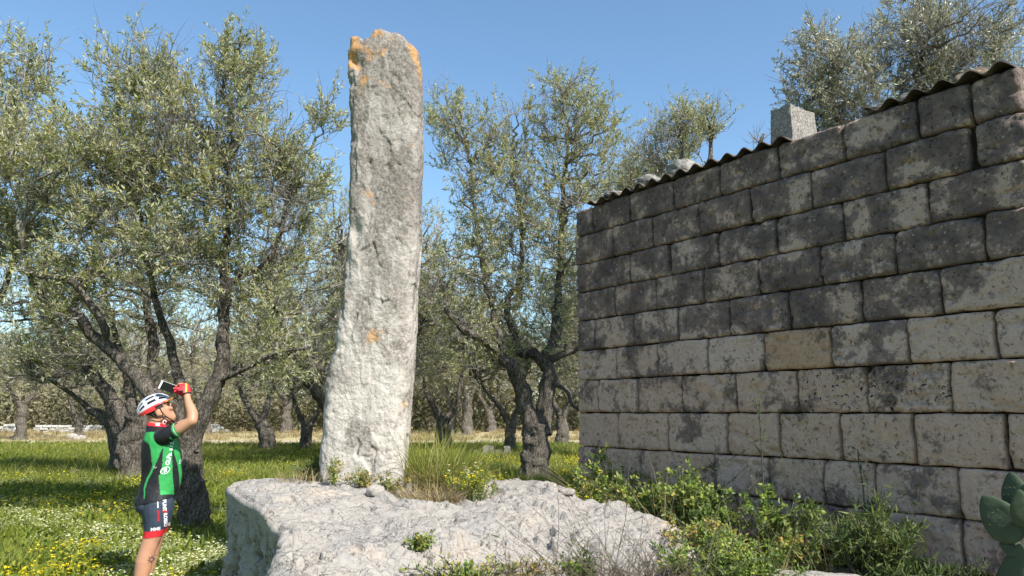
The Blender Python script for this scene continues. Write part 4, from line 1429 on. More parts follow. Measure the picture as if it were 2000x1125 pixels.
def near_wall(u, dist):
    s, _ = wall_sz(u, 930)
    p = W0 + ea * s + en * dist
    return np.array([p[0], p[1], rock_z(p[0], p[1])])

def bush(name, base, label, height, spread, stems=14, leaves_n=2200, leaf=(.034, .026), mat='bramble', stemmat='stem', cat='bush', seed=0, lean=(0, 0), arch=.6, group=None, shape='round', flowers=None, tint=.5, stem_r=.004, bare=.2):
    r = np.random.default_rng(seed + 1000)
    root = empty(name, base, label, cat, group)
    root['kind'] = 'thing'
    a = r.uniform(0, 6.28, stems)
    out = r.random(stems) ** .6
    K = 9
    t = np.linspace(0, 1, K)[None, :, None]
    hd = np.column_stack([np.cos(a) * spread[0], np.sin(a) * spread[1], np.zeros(stems)]) * out[:, None]
    hgt = height * r.uniform(.55, 1.0, stems) * (1 - .35 * out)
    st = hd * .25
    S = st[:, None] + hd[:, None] * t ** 1.3 * .9 + np.array([lean[0], lean[1], 0]) * t ** 1.5 + np.array([0, 0, 1.0]) * (hgt[:, None, None] * (t * (1 + arch * .6) - arch * .6 * t ** 2.6))
    S += r.normal(0, .010, S.shape) * t
    g, lg = Geo(), Geo()
    tubes(g, S, np.linspace(1, .45, K)[None, :] * np.full((stems, 1), stem_r), 4, r, cap=False)
    ns = stems * 6
    pi_ = np.repeat(np.arange(stems), 6)
    i5 = r.integers(2, K - 1, ns)
    p0 = S[pi_, i5]
    pd = norm(S[pi_, i5 + 1] - S[pi_, i5 - 1])
    sd = norm(pd * .5 + r.normal(0, .7, (ns, 3)) + [0, 0, .3])
    ln = r.uniform(.10, .28, ns) * (height + max(spread)) * .55
    t4 = np.linspace(0, 1, 4)[None, :, None]
    S2 = p0[:, None] + sd[:, None] * ln[:, None, None] * t4 - np.array([0, 0, 1.0]) * (ln[:, None, None] * .3) * t4 ** 2
    tubes(g, S2, np.linspace(1, .5, 4)[None, :] * np.full((ns, 1), stem_r * .55), 3, r, cap=False)
    # leaves on twigs and stem tops
    q = r.integers(0, ns, leaves_n)
    s = r.uniform(.15, 1.0, leaves_n)[:, None]
    b0 = S2[q, 0] + (S2[q, 3] - S2[q, 0]) * s + r.normal(0, .012, (leaves_n, 3))
    b0[:, 2] = np.maximum(b0[:, 2], .01)
    D = norm(sd[q] * .5 + r.normal(0, .7, (leaves_n, 3)) + [0, 0, .2])
    tn = np.clip(tint + .5 * fbm((b0 + base) * 6, 2) + r.normal(0, .17, leaves_n), 0, 1)
    up = norm(r.normal(0, .6, (leaves_n, 3)) + [0, 0, 1.0])
    if shape == 'round':
        round_leaves(lg, b0, D, leaf[0] * r.uniform(.6, 1.3, leaves_n), leaf[1] * r.uniform(.7, 1.2, leaves_n), tn, r, up)
    else:
        leaves(lg, b0, D, leaf[0] * r.uniform(.6, 1.3, leaves_n), leaf[1] * r.uniform(.7, 1.2, leaves_n), tn, r, nrm=up)
    link('stems', g.mesh('stems'), M[stemmat], root)
    link('foliage', lg.mesh('foliage', False), M[mat], root)
    if flowers:
        nf, fmat, fs = flowers
        fg = Geo()
        qq = r.integers(0, ns, nf)
        c = S2[qq, 3] + [0, 0, .02]
        c[:, 2] = np.maximum(c[:, 2], height * .35) + r.uniform(0, height * .25, nf)
        for k in range(6):
            an = k * 1.047 + r.uniform(0, 6, nf)
            leaves(fg, c, np.column_stack([np.cos(an), np.sin(an), np.full(nf, .25)]), fs, fs * .8, np.clip(r.normal(.5, .3, nf), 0, 1), r, nrm=np.tile([0, -.4, 1.0], (nf, 1)))
        link('flowers', fg.mesh('flowers', False), M[fmat], root)
    return root

def grass_clump(name, base, label, n, r_, h, w=.006, bend=.5, mat='grass', cat='grass', dry=0.0, seed=0, lean=(0, 0), tint=.5, group=None):
    r = np.random.default_rng(seed + 500)
    root = empty(name, base, label, cat, group)
    root['kind'] = 'thing'
    def part(nm, cnt, hh, mt, tn, bd):
        g = Geo()
        a = r.uniform(0, 6.28, cnt)
        rr = np.sqrt(r.random(cnt))
        b = np.column_stack([rr * np.cos(a) * r_[0], rr * np.sin(a) * r_[1], np.full(cnt, -.02)])
        D = np.column_stack([np.cos(a) * .25 + lean[0], np.sin(a) * .25 + lean[1], np.ones(cnt)]) + r.normal(0, .17, (cnt, 3))
        blades(g, b, D, r.uniform(.45, 1.05, cnt) * hh, w, r.uniform(.1, bd, cnt), np.clip(r.normal(tn, .22, cnt), 0, 1), r, 4)
        link(nm, g.mesh(nm, False), M[mt], root)
    part('blades', n, h, mat, tint, bend)
    if dry:
        part('dry_blades', int(n * dry), h * .55, 'drygrass', .45, 1.3)
    return root

def weed_stalk(base, h, label, seed, mat='dark_stem', leafmat='darkleaf', lean=(0, 0), nl=26, leaf=(.06, .012), r0=.0075, name='weed_stalk', group=None, side=3):
    r = np.random.default_rng(seed + 3000)
    root = empty(name, base, label, 'plant', group)
    t = np.linspace(0, 1, 12)
    m_ = np.column_stack([lean[0] * t ** 1.4, lean[1] * t ** 1.4, h * t]) + np.cumsum(r.normal(0, .004, (12, 3)), 0)
    g, lg = Geo(), Geo()
    m_[0] = 0
    tubes(g, m_[None], np.linspace(r0, r0 * .4, 12)[None], 5, r)
    br = []
    for k in range(side):
        i = r.integers(4, 10)
        d_ = norm(np.array([r.normal(), r.normal() * .5, 1.1]))
        br.append(m_[i] + d_ * np.linspace(0, h * r.uniform(.15, .3), 6)[:, None])
    if br:
        tubes(g, np.array(br), np.tile(np.linspace(r0 * .6, r0 * .3, 6), (len(br), 1)), 4, r)
    allp = np.concatenate([m_[2:]] + br)
    q = r.integers(0, len(allp), nl)
    b0 = allp[q] + r.normal(0, .006, (nl, 3))
    leaves(lg, b0, norm(r.normal(0, 1, (nl, 3)) + [0, 0, .4]), leaf[0] * r.uniform(.5, 1.3, nl), leaf[1], np.clip(r.normal(.4, .25, nl), 0, 1), r)
    link('stem', g.mesh('stem'), M[mat], root)
    link('foliage', lg.mesh('foliage', False), M[leafmat], root)
    return root

def twig_tangle(name, base, label, n, spread, h, seed, mat='dry', cat='dry twigs', r0=.0035):
    r = np.random.default_rng(seed + 7000)
    root = empty(name, base, label, cat)
    root['kind'] = 'thing'
    g = Geo()
    K = 8
    t = np.linspace(0, 1, K)[None, :, None]
    b = np.column_stack([r.normal(0, spread[0] * .45, n), r.normal(0, spread[1] * .45, n), np.full(n, -.01)])
    D = norm(np.column_stack([r.normal(0, .8, n), r.normal(0, .6, n), r.uniform(.2, 1.0, n)]))
    L = r.uniform(.4, 1.1, n) * h
    S = b[:, None] + D[:, None] * L[:, None, None] * t + (r.normal(0, .3, (n, 3)) * L[:, None] - np.array([0, 0, .25]) * L[:, None])[:, None] * t ** 2
    S[:, 1:] += r.normal(0, .006, (n, K - 1, 3))
    tubes(g, S, np.linspace(1, .35, K)[None, :] * r.uniform(.5, 1.0, (n, 1)) * r0, 4, r, cap=False)
    link('twigs', g.mesh('twigs'), M[mat], root)
    return root

# round the foot of the standing stone
grass_clump('tall_grass_clump', on_ground(845, 6.72), 'tall green grass clump with dry straw base, touching the right foot of the monolith', 560, (.24, .16), .66, .0055, .5, dry=.9, seed=1, tint=.62, cat='grass')
grass_clump('tall_grass_clump', on_ground(905, 7.05), 'looser tall grass clump behind the yellow flowers on the rock', 300, (.24, .14), .46, .005, .6, dry=.5, seed=2, tint=.6, cat='grass')
grass_clump('dry_grass_patch', on_ground(845, 6.25), 'patch of brown matted dry grass in the rock hollow by the monolith', 420, (.26, .14), .27, .005, 1.4, mat='drygrass', seed=3, tint=.35, cat='grass')
bush('flowering_weed', on_ground(925, 6.30), 'low weed full of bright yellow flowers on the rock right of the monolith', .26, (.22, .15), 18, 900, (.030, .012), 'meadow', seed=4, flowers=(46, 'yellow_petal', .016), shape='thin', cat='plant')
bush('flowering_weed', on_ground(912, 6.55), 'low weed with small white flowers behind the yellow ones on the rock', .22, (.18, .12), 12, 600, (.028, .012), 'meadow', seed=5, flowers=(40, 'white_petal', .013), shape='thin', cat='plant')
bush('weed', on_ground(628, 6.75), 'olive-green weed growing at the left foot of the monolith', .34, (.22, .16), 16, 1100, (.036, .014), 'darkleaf', seed=6, shape='thin', cat='plant', tint=.75)
bush('weed', on_ground(656, 6.34), 'small upright yellow-green sprig in front of the monolith foot', .26, (.05, .05), 6, 260, (.030, .012), 'bramble', seed=7, shape='thin', cat='plant', tint=.85)
bush('weed', on_ground(705, 6.30), 'low withered weed at the middle of the monolith foot', .19, (.20, .08), 14, 420, (.026, .013), 'bramble', 'dry', seed=8, cat='plant', tint=.92)
bush('weed', on_ground(765, 6.30), 'withered weed at the right corner of the monolith foot', .20, (.14, .08), 12, 330, (.026, .012), 'bramble', 'dry', seed=9, cat='plant', tint=.9)
grass_clump('dry_grass_patch', on_ground(600, 6.5), 'thin fringe of dry grass on the rock left of the monolith', 130, (.22, .10), .20, .005, .9, mat='drygrass', seed=10, tint=.5, cat='grass')
# back edge of the rock and corner of the hut
bush('flowering_weed', on_ground(1150, 6.75), 'dense yellow-flowered weeds behind the rock, left part', .52, (.42, .30), 30, 3000, (.032, .015), 'bramble', seed=11, flowers=(60, 'yellow_petal', .015), shape='thin', cat='plant', tint=.72)
bush('flowering_weed', on_ground(1215, 6.45), 'dense yellow-flowered weeds behind the rock, next to the brambles', .46, (.36, .22), 26, 2400, (.032, .016), 'bramble', seed=12, flowers=(26, 'yellow_petal', .014), shape='thin', cat='plant', tint=.68)
grass_clump('tall_grass_clump', on_ground(1095, 7.9), 'pale tall grass right of the blackened olive trunk', 260, (.45, .25), .42, .006, .6, dry=.6, seed=13, tint=.75)
grass_clump('tall_grass_clump', on_ground(1150, 8.3), 'green grass in front of the left corner of the hut', 420, (.45, .30), .66, .007, .5, dry=.2, seed=14, tint=.55)
grass_clump('dry_stalks', on_ground(1205, 7.0), 'long dry straw stalks leaning left from the hut corner', 60, (.16, .10), .95, .0035, .25, mat='drygrass', seed=15, lean=(-.50, 0), tint=.6, cat='grass')
# brambles along the wall
bush('bramble_bush', near_wall(1235, .30), 'leafy bramble at the left corner of the hut wall', .74, (.32, .28), 30, 1900, (.034, .026), seed=21, bare=.2, group='brambles along the wall', tint=.62)
bush('bramble_bush', near_wall(1330, .45), 'rounded bramble next to the yellow-flowered weeds', .66, (.34, .28), 30, 1900, (.032, .022), seed=22, group='brambles along the wall', tint=.62)
bush('bramble_bush', near_wall(1405, .42), 'tallest bramble, at the middle left of the wall', .76, (.32, .28), 34, 2200, (.034, .026), seed=23, group='brambles along the wall', tint=.6)
bush('bramble_bush', near_wall(1475, .55), 'dark green bramble right of the tallest one', .64, (.26, .26), 28, 1600, (.036, .028), seed=24, group='brambles along the wall', tint=.42)
bush('bramble_bush', near_wall(1570, .38), 'loose open bramble below the tall bare stalk', .62, (.30, .24), 16, 1100, (.036, .030), seed=25, group='brambles along the wall', tint=.45)
bush('bramble_bush', near_wall(1650, .50), 'low yellowish bramble left of the spiky weed', .36, (.28, .20), 14, 800, (.032, .026), seed=26, group='brambles along the wall', tint=.75)
bush('spiky_weed', near_wall(1745, .40), 'large spiky weed with narrow arching leaves against the wall', .62, (.34, .28), 34, 1900, (.085, .014), 'darkleaf', 'dark_stem', seed=27, shape='thin', cat='plant', arch=.9, tint=.7)
bush('weed', near_wall(1840, .35), 'sprawling weed with long drooping leaves at the wall foot', .16, (.32, .20), 18, 420, (.10, .016), 'darkleaf', seed=28, shape='thin', cat='plant', arch=1.2, tint=.5)
bush('weed', near_wall(1905, .22), 'thin fuzzy weed at the wall foot beside the cactus', .24, (.16, .10), 18, 420, (.030, .008), 'darkleaf', 'dark_stem', seed=29, shape='thin', cat='plant', tint=.3)
weed_stalk(near_wall(1543, .30), 1.22, 'tallest dark bare stalk standing against the wall', 31, lean=(.0, 0), nl=50, leaf=(.05, .010), side=4)
weed_stalk(near_wall(1706, .12), .80, 'dark leafy stalk rooted in a wall joint', 32, lean=(-.03, 0), nl=70, leaf=(.05, .014), side=2)
weed_stalk(near_wall(1742, .30), .80, 'thin straight dark stalk beside the spiky weed', 33, nl=8, side=0, r0=.004)
weed_stalk(near_wall(1790, .30), .60, 'short stalk leaning right out of the spiky weed', 34, lean=(.16, 0), nl=18, side=1, r0=.004)
weed_stalk(near_wall(1470, .28), .92, 'dark forked stalk in front of the pale wall blocks', 35, lean=(-.10, 0), nl=20, side=3, r0=.005)
weed_stalk(near_wall(1620, .25), .74, 'reddish leafy stalk leaning left before the wall', 36, lean=(-.16, 0), nl=44, leaf=(.034, .012), side=1, r0=.004)
weed_stalk(near_wall(1515, .32), .80, 'grey feathery stalk left of the tallest one', 37, mat='dry', nl=60, leaf=(.04, .007), side=5, r0=.003)
# wispy dry stems among the brambles
for k, (u, dd, h_, ln_, lab) in enumerate([(1262, .42, .85, -.25, 'thin bleached stems rising from the corner bramble'), (1300, .5, .70, .2, 'bleached stems between the two left brambles'), (1375, .5, .95, -.12, 'pale wispy stems in front of the tallest bramble'),
                                           (1440, .62, .80, .15, 'pale wispy stems right of the tallest bramble'), (1530, .55, .62, -.1, 'dry wispy stems below the forked stalk'), (1600, .5, .6, .2, 'dry wispy stems in the open bramble'), (1680, .55, .55, -.2, 'dry wispy stems left of the spiky weed')]):
    grass_clump('dry_stalks', near_wall(u, dd), lab, 34, (.16, .10), h_, .0045, .35, mat='drygrass', seed=300 + k, lean=(ln_, 0), tint=.6, cat='grass')
# in front
bush('bramble_bush', on_ground(1385, 4.75), 'broad green shrub in front of the rock end', .42, (.42, .34), 46, 3400, (.026, .016), seed=41, group='shrubs in front', tint=.55, cat='bush')
bush('bramble_bush', on_ground(1445, 4.55), 'fresh green shrub at the bottom border, right of the rock', .36, (.34, .28), 36, 2600, (.026, .018), seed=42, group='shrubs in front', tint=.45)
bush('weed', on_ground(1360, 5.2), 'brownish withered shrub above the broad green one', .26, (.32, .2), 26, 1500, (.024, .014), 'bramble', 'dry', seed=43, tint=.9, cat='plant')
bush('weed', on_ground(1600, 4.3), 'low weeds on the white rock at the bottom border', .11, (.34, .16), 18, 700, (.028, .018), 'bramble', 'dark_stem', seed=44, tint=.5, cat='plant')
bush('weed', on_ground(1690, 4.35), 'low dark weeds at the bottom border under the spiky weed', .12, (.30, .18), 16, 600, (.030, .016), 'darkleaf', seed=45, tint=.6, cat='plant')
grass_clump('grass_tuft', on_ground(1475, 4.3), 'green grass tuft at the bottom border beside the shrubs', 200, (.22, .16), .34, .005, .5, seed=46, tint=.45)
grass_clump('dry_stalks', on_ground(1478, 4.4), 'single thin straw stalk rising in front of the shrubs', 4, (.03, .03), .72, .004, .12, mat='drygrass', seed=47, tint=.7)
twig_tangle('twig_tangle', on_ground(1215, 4.45), 'tangle of grey dry twigs in front of the rock', 560, (.50, .24), .62, 51, cat='twigs')
twig_tangle('twig_tangle', on_ground(1300, 4.75), 'loose dry twigs lying on the right end of the rock', 60, (.36, .2), .36, 52, cat='twigs', r0=.003)
bush('weed', on_ground(1130, 4.62), 'small dark green weed among the dry twigs', .32, (.16, .12), 14, 700, (.026, .017), 'bramble', 'dark_stem', seed=53, tint=.35, cat='plant')
bush('weed', on_ground(905, 4.42), 'sprawling withered weed at the front of the rock', .20, (.36, .12), 26, 700, (.022, .013), 'bramble', 'dry', seed=54, tint=.75, cat='plant')
bush('weed', on_ground(915, 4.45), 'upright green weed in a crack of the rock', .17, (.08, .06), 8, 260, (.026, .018), 'bramble', seed=55, tint=.5, cat='plant')
bush('weed', on_ground(828, 4.75), 'small bushy weed left of the crack in the rock', .12, (.09, .07), 10, 320, (.024, .016), 'bramble', 'dry', seed=56, tint=.55, cat='plant')
bush('weed', on_ground(1020, 4.60), 'brown withered weed below the crack in the rock', .22, (.36, .14), 30, 800, (.020, .011), 'bramble', 'dry', seed=57, tint=.95, cat='plant')
weed_stalk(on_ground(992, 4.6), .36, 'single upright dry stalk on the front of the rock', 58, mat='dry', nl=6, side=1, r0=.0025)
weed_stalk(on_ground(1098, 4.5), .36, 'forked dry stalk right of the crack in the rock', 59, mat='dry', nl=8, side=2, r0=.0025, lean=(.04, 0))
bush('weed', on_ground(488, 5.0), 'green weed growing out of the shaded rock corner', .16, (.07, .07), 8, 260, (.03, .018), 'bramble', seed=60, tint=.35, cat='plant')

# loose stones and rock slabs
boulder('loose_stone', on_ground(1076, 6.35, -.01), (.040, .035, .032), 61, M['palestone'], 'small white stone lying on the back edge of the rock', sub=3)
boulder('loose_stone', on_ground(1105, 6.3, -.015), (.07, .05, .03), 62, M['palestone'], 'flat pinkish stone right of the small white one', sub=3)
boulder('loose_stone', on_ground(738, 6.02, -.055), (.065, .05, .05), 63, M['palestone'], 'white knob of stone in front of the monolith foot', sub=3)
boulder('bedrock_hump', on_ground(1560, 4.62, -.07), (.46, .26, .12), 64, M['rock'], 'white rock slab showing between the brambles and low weeds', 'rock', sub=5, rz=-.3)
boulder('bedrock_hump', on_ground(1835, 4.28, -.08), (.36, .24, .13), 65, M['rock'], 'grey rock slab at the wall foot, bottom right', 'rock', sub=5, rz=-.6)
boulder('bedrock_hump', on_ground(1690, 4.1, -.10), (.30, .2, .10), 66, M['rock'], 'low rock at the bottom border under the spiky weed', 'rock', sub=5)
boulder('loose_stone', on_ground(1500, 5.0, -.02), (.05, .05, .06), 67, M['palestone'], 'upright white stone beside the white slab', sub=3)

# ------------------------------------------------------------------ prickly pear at the right border
mp_ = NT('cactus_pad')
vv = mp_.coords()
cn = mp_.noise(vv, 9, 5, .6)
M['cactus'] = mp_.bsdf(mp_.mix(cn, (.020, .036, .020), (.066, .088, .045)), .85, mp_.bump(mp_.noise(vv, 50, 4), .25, .006), .35)
M['areole'] = plain('areole', (.14, .12, .08), .9)
cb = near_wall(1995, .38)
cact = empty('prickly_pear', cb, 'dark green prickly pear cactus at the right border before the wall', 'cactus')

def pad(p0, p1, w, thick, face, seed, nm='pad'):
    """flattened pad from its foot p0 to its tip p1"""
    p0, p1 = np.array(p0, float), np.array(p1, float)
    up = norm(p1 - p0)
    L = np.linalg.norm(p1 - p0)
    fc_ = norm(np.array(face, float) - up * np.dot(face, up))
    sd = np.cross(up, fc_)
    nu, nv = 40, 22
    V = []
    for i in range(nv + 1):
        t = i / nv
        prof_ = math.sin(math.pi * min(1, t ** .72 * .985 + .012)) ** .62
        for k in range(nu):
            a = 2 * math.pi * k / nu
            ca, sa_ = math.cos(a), math.sin(a)
            V.append(p0 + up * L * t + sd * (w / 2 * prof_ * np.sign(ca) * abs(ca) ** .85) + fc_ * (thick / 2 * prof_ ** .7 * sa_))
    V = np.array(V)
    V += fbm(V * 9 + seed, 3)[:, None] * .010 * fc_
    ix = np.arange((nv + 1) * nu).reshape(nv + 1, nu)
    nx_ = np.roll(ix, -1, 1)
    o = link(nm, make_mesh(nm, V, np.stack([ix[:-1], nx_[:-1], nx_[1:], ix[1:]], -1).reshape(-1, 4)), M['cactus'], cact)
    g = Geo()
    r = np.random.default_rng(seed)
    for sgn in (1, -1):
        for i in range(4):
            for k in range(3):
                t = .18 + .7 * i / 4.6 + r.normal(0, .01)
                q_ = (-.66 + 1.32 * (k + (i % 2) * .5) / 3.5)
                pr_ = math.sin(math.pi * t ** .72) ** .62
                c = p0 + up * L * t + sd * w / 2 * pr_ * q_ * .9 + fc_ * sgn * thick / 2 * pr_ ** .7 * math.sqrt(max(.05, 1 - q_ * q_ * .8))
                tubes(g, np.array([[c - fc_ * sgn * .004, c + fc_ * sgn * .004, c + fc_ * sgn * .020 + up * .006]]), np.array([[.0018, .0012, .0004]]), 5, r)
    a_ = link('spines', g.mesh('spines'), M['areole'], o)
    return o
fce = en
def cp(u, v, d_):
    """point relative to the cactus base, d_ metres in front of the wall"""
    dd = ray(u, v)
    q = W0 + en * d_
    t = ((q - CAM) * en).sum() / (dd * en).sum()
    return CAM + dd * t - cb
pad((0, 0, -.05), cp(1992, 1062, .40), .17, .05, fce, 1)
pad(cp(1996, 1078, .38), cp(1952, 1060, .40), .10, .04, fce + np.array([0, 0, .8]), 2)
pad(cp(1990, 1058, .40), cp(1919, 968, .42), .20, .042, fce + ea * .2, 3)
pad(cp(1994, 1010, .36), cp(1972, 922, .33), .155, .040, fce - ea * .1, 4)
pad(cp(2010, 1010, .34), cp(2030, 930, .33), .15, .040, fce + ea * .5, 5)
pad(cp(2000, 1030, .42), cp(1990, 955, .46), .11, .034, fce + ea * .6, 6)
pad(cp(2015, 1060, .40), cp(2075, 985, .42), .17, .042, fce, 7)

# ------------------------------------------------------------------ far things: low white wall, heap of blocks, stones by the track
M['whitewall'] = limestone_small('white_dry_stone', (.36, .34, .31), (.55, .53, .49))

def stone_wall(u0, u1, y, h, label, seed):
    a, b = P(u0, HOR, y), P(u1, HOR, y)
    base = np.array([(a[0] + b[0]) / 2, y, gz((a[0] + b[0]) / 2, y)])
    root = empty('dry_stone_wall', base, label, 'wall', 'white walls beyond the clearing')
    r = random.Random(seed)
    x, w = a[0] - base[0], b[0] - a[0]
    protos = []
    for k in range(5):
        bm = bmesh.new()
        bmesh.ops.create_cube(bm, size=1.0)
        bmesh.ops.bevel(bm, geom=bm.edges[:], offset=.16, segments=1, affect='EDGES')
        for v in bm.verts:
            v.co += Vector((r.uniform(-.07, .07), r.uniform(-.07, .07), r.uniform(-.07, .07)))
        me = bpy.data.meshes.new('wall_stone')
        bm.to_mesh(me)
        bm.free()
        me.materials.append(M['whitewall'])
        protos.append(me)
    for row in range(3):
        xx = x + r.uniform(0, .2)
        while xx < x + w:
            l = r.uniform(.35, .7)
            hh = h / 3
            if not (row == 2 and r.random() < .35):
                o = link('wall_stone', protos[r.randrange(5)], None, root)
                o.location = (xx + l / 2, r.uniform(-.06, .06), hh * (row + .5))
                o.scale = (l * 1.0, .5, hh * 1.05)
            xx += l
stone_wall(70, 200, 60, .55, 'low white stone wall at the far left, beyond the clearing', 1)
stone_wall(376, 436, 60, .62, 'low white stone wall seen right of the cyclist', 2)
stone_wall(-60, 30, 62, .6, 'low white stone wall running out at the left border', 3)

def rough_box(name, size, seed, mat, parent, loc, rz=0.0):
    bm = bmesh.new()
    bmesh.ops.create_cube(bm, size=1.0)
    bmesh.ops.bevel(bm, geom=bm.edges[:], offset=.05, segments=2, affect='EDGES')
    r = random.Random(seed)
    for v in bm.verts:
        v.co += Vector((r.uniform(-.015, .015), r.uniform(-.015, .015), r.uniform(-.015, .015)))
        v.co = Vector((v.co.x * size[0], v.co.y * size[1], v.co.z * size[2]))
    me = bpy.data.meshes.new(name)
    bm.to_mesh(me)
    bm.free()
    o = link(name, me, mat, parent, loc)
    o.rotation_euler = (0, 0, rz)
    return o
M['oldblock'] = limestone_small('old_block', (.13, .12, .105), (.32, .29, .25))
hb = P(950, 893, 25.5)
hb[2] = gz(hb[0], hb[1])
def heap(name, size, dx, dy, z, label, rz, seed, grp='blocks heaped in the grass'):
    o = rough_box(name, size, seed, M['oldblock'], None, (hb[0] + dx, hb[1] + dy, hb[2] + z + size[2] / 2), rz)
    tag(o, label, 'block', grp)
heap('loose_block', (1.05, .5, .14), -.30, 0, 0, 'long low slab under the heaped blocks in the grass', .05, 1)
heap('loose_block', (.55, .45, .16), .52, .05, 0, 'shorter slab at the right end of the block heap', -.1, 2)
heap('loose_block', (.36, .40, .34), .04, .02, .142, 'squarish dark block on the heap in the grass, left one', .1, 3)
heap('loose_block', (.22, .36, .30), .68, .03, .162, 'upright block at the right end of the heap in the grass', .0, 4)
heap('loose_block', (.30, .34, .10), .40, .03, .162, 'thin slab lying between the two upright blocks', .0, 5)
heap('loose_block', (.34, .34, .08), .42, .05, .263, 'upper thin slab bridging the two upright blocks', .05, 6)
heap('loose_block', (.10, .10, .20), -.38, 0, .142, 'small upright stone, left of a pair on the long slab', .3, 7)
heap('loose_block', (.09, .10, .18), -.24, .03, .142, 'small upright stone, right of a pair on the long slab', -.2, 8)
for k, (u, y, s, lab) in enumerate([(146, 44.5, .32, 'pale stone left of the foot of the far stone-ringed olive'), (164, 44.3, .26, 'pale stone right of the foot of the far stone-ringed olive'), (155, 43.8, .2, 'smallest pale stone before the far stone-ringed olive')]):
    boulder('loose_stone', on_ground(u, y, -.05), (s, s * .8, s * .7), 80 + k, M['palestone'], lab, sub=3)
# ------------------------------------------------------------------ cyclist
YP = 6.6
PB = P(313, HOR, YP)
PB[2] = gz(PB[0], YP)
PRZ, PSX = math.radians(24.7), 1.0          # he stands side-on to the sight line
PM = np.array([[math.cos(PRZ) * PSX, -math.sin(PRZ), 0], [math.sin(PRZ) * PSX, math.cos(PRZ), 0], [0, 0, 1.0]])
PMI = np.linalg.inv(PM)

def lp(u, v, Y):
    """local point of the figure seen at photo position (u, v), Y to its far side"""
    n_ = np.array([-math.sin(PRZ), math.cos(PRZ), 0])
    d_ = ray(u, v)
    t = ((PB + n_ * Y - CAM) @ n_) / (d_ @ n_)
    return PMI @ (CAM + d_ * t - PB)

def sphere_geo(g, c, r, n=14):
    c = np.array(c, float)
    r = np.broadcast_to(np.asarray(r, float), (3,))
    t = np.linspace(0, math.pi, n)
    a = np.linspace(0, 2 * math.pi, 2 * n, endpoint=False)
    V = np.stack([np.sin(t)[:, None] * np.cos(a), np.sin(t)[:, None] * np.sin(a), np.repeat(np.cos(t)[:, None], 2 * n, 1)], -1)
    V = V.reshape(-1, 3) * r + c
    i = np.arange(n * 2 * n).reshape(n, 2 * n)
    j = np.roll(i, -1, 1)
    g.add(V, np.stack([i[:-1], i[1:], j[1:], j[:-1]], -1).reshape(-1, 4))

def loft(g, C, A, B, n=26, pw=2.3):
    """closed tube through centres C with half axes A and B (vectors)"""
    C, A, B = (np.asarray(x, float) for x in (C, A, B))
    th_ = np.arange(n) * 2 * math.pi / n
    c, s = np.cos(th_), np.sin(th_)
    c = np.sign(c) * np.abs(c) ** (2 / pw)
    s = np.sign(s) * np.abs(s) ** (2 / pw)
    V = C[:, None] + c[None, :, None] * A[:, None] + s[None, :, None] * B[:, None]
    m = len(C)
    i = np.arange(m * n).reshape(m, n)
    j = np.roll(i, -1, 1)
    q = np.stack([i[:-1], j[:-1], j[1:], i[1:]], -1).reshape(-1, 4)
    V = np.vstack([V.reshape(-1, 3), C[0], C[-1]])
    t1 = np.stack([np.full(n, m * n), j[0], i[0]], -1)
    t2 = np.stack([np.full(n, m * n + 1), i[-1], j[-1]], -1)
    g.add(V, q, np.vstack([t1, t2]))

def limb(g, pts, rad, k=None, n=18):
    p = np.asarray(pts, float)
    k = k or len(p) * 5
    q = spline(p, k)
    r = np.interp(np.linspace(0, 1, k), np.linspace(0, 1, len(rad)), rad)
    T = norm(np.gradient(q, axis=0))
    ref = np.array([0, 1.0, 0]) if abs(T.mean(0)[1]) < .8 else np.array([1.0, 0, 0])
    U = norm(np.cross(T, ref))
    W_ = np.cross(T, U)
    loft(g, q, U * r[:, None], W_ * r[:, None], n, 2.0)
    sphere_geo(g, q[0], r[0] * .98, 10)
    sphere_geo(g, q[-1], r[-1] * .98, 10)

bg3 = Geo()
tors = [(.755, -.085, .105, .12), (.80, -.125, .145, .158), (.86, -.132, .158, .170), (.93, -.113, .188, .160), (1.0, -.098, .200, .156), (1.08, -.103, .199, .160),
        (1.16, -.113, .190, .166), (1.25, -.118, .172, .174), (1.33, -.113, .137, .178), (1.385, -.095, .105, .155), (1.42, -.075, .06, .10), (1.45, -.07, .03, .065)]
zz = np.linspace(.755, 1.45, 40)
ta = np.array(tors)
xb_, xf_, hw_ = (np.interp(zz, ta[:, 0], ta[:, k]) for k in (1, 2, 3))
ks = np.ones(5) / 5
sm = lambda a: np.convolve(np.pad(a, 2, mode='edge'), ks, 'valid')
xb_, xf_, hw_ = sm(xb_), sm(xf_), sm(hw_)
C = np.column_stack([(xb_ + xf_) / 2, 0 * zz, zz])
loft(bg3, C, np.column_stack([(xf_ - xb_) / 2, 0 * zz, 0 * zz]), np.column_stack([0 * zz, hw_, 0 * zz]), 36, 2.35)
sphere_geo(bg3, (-.065, -.075, .81), (.072, .085, .085))
sphere_geo(bg3, (-.065, .075, .81), (.072, .085, .085))
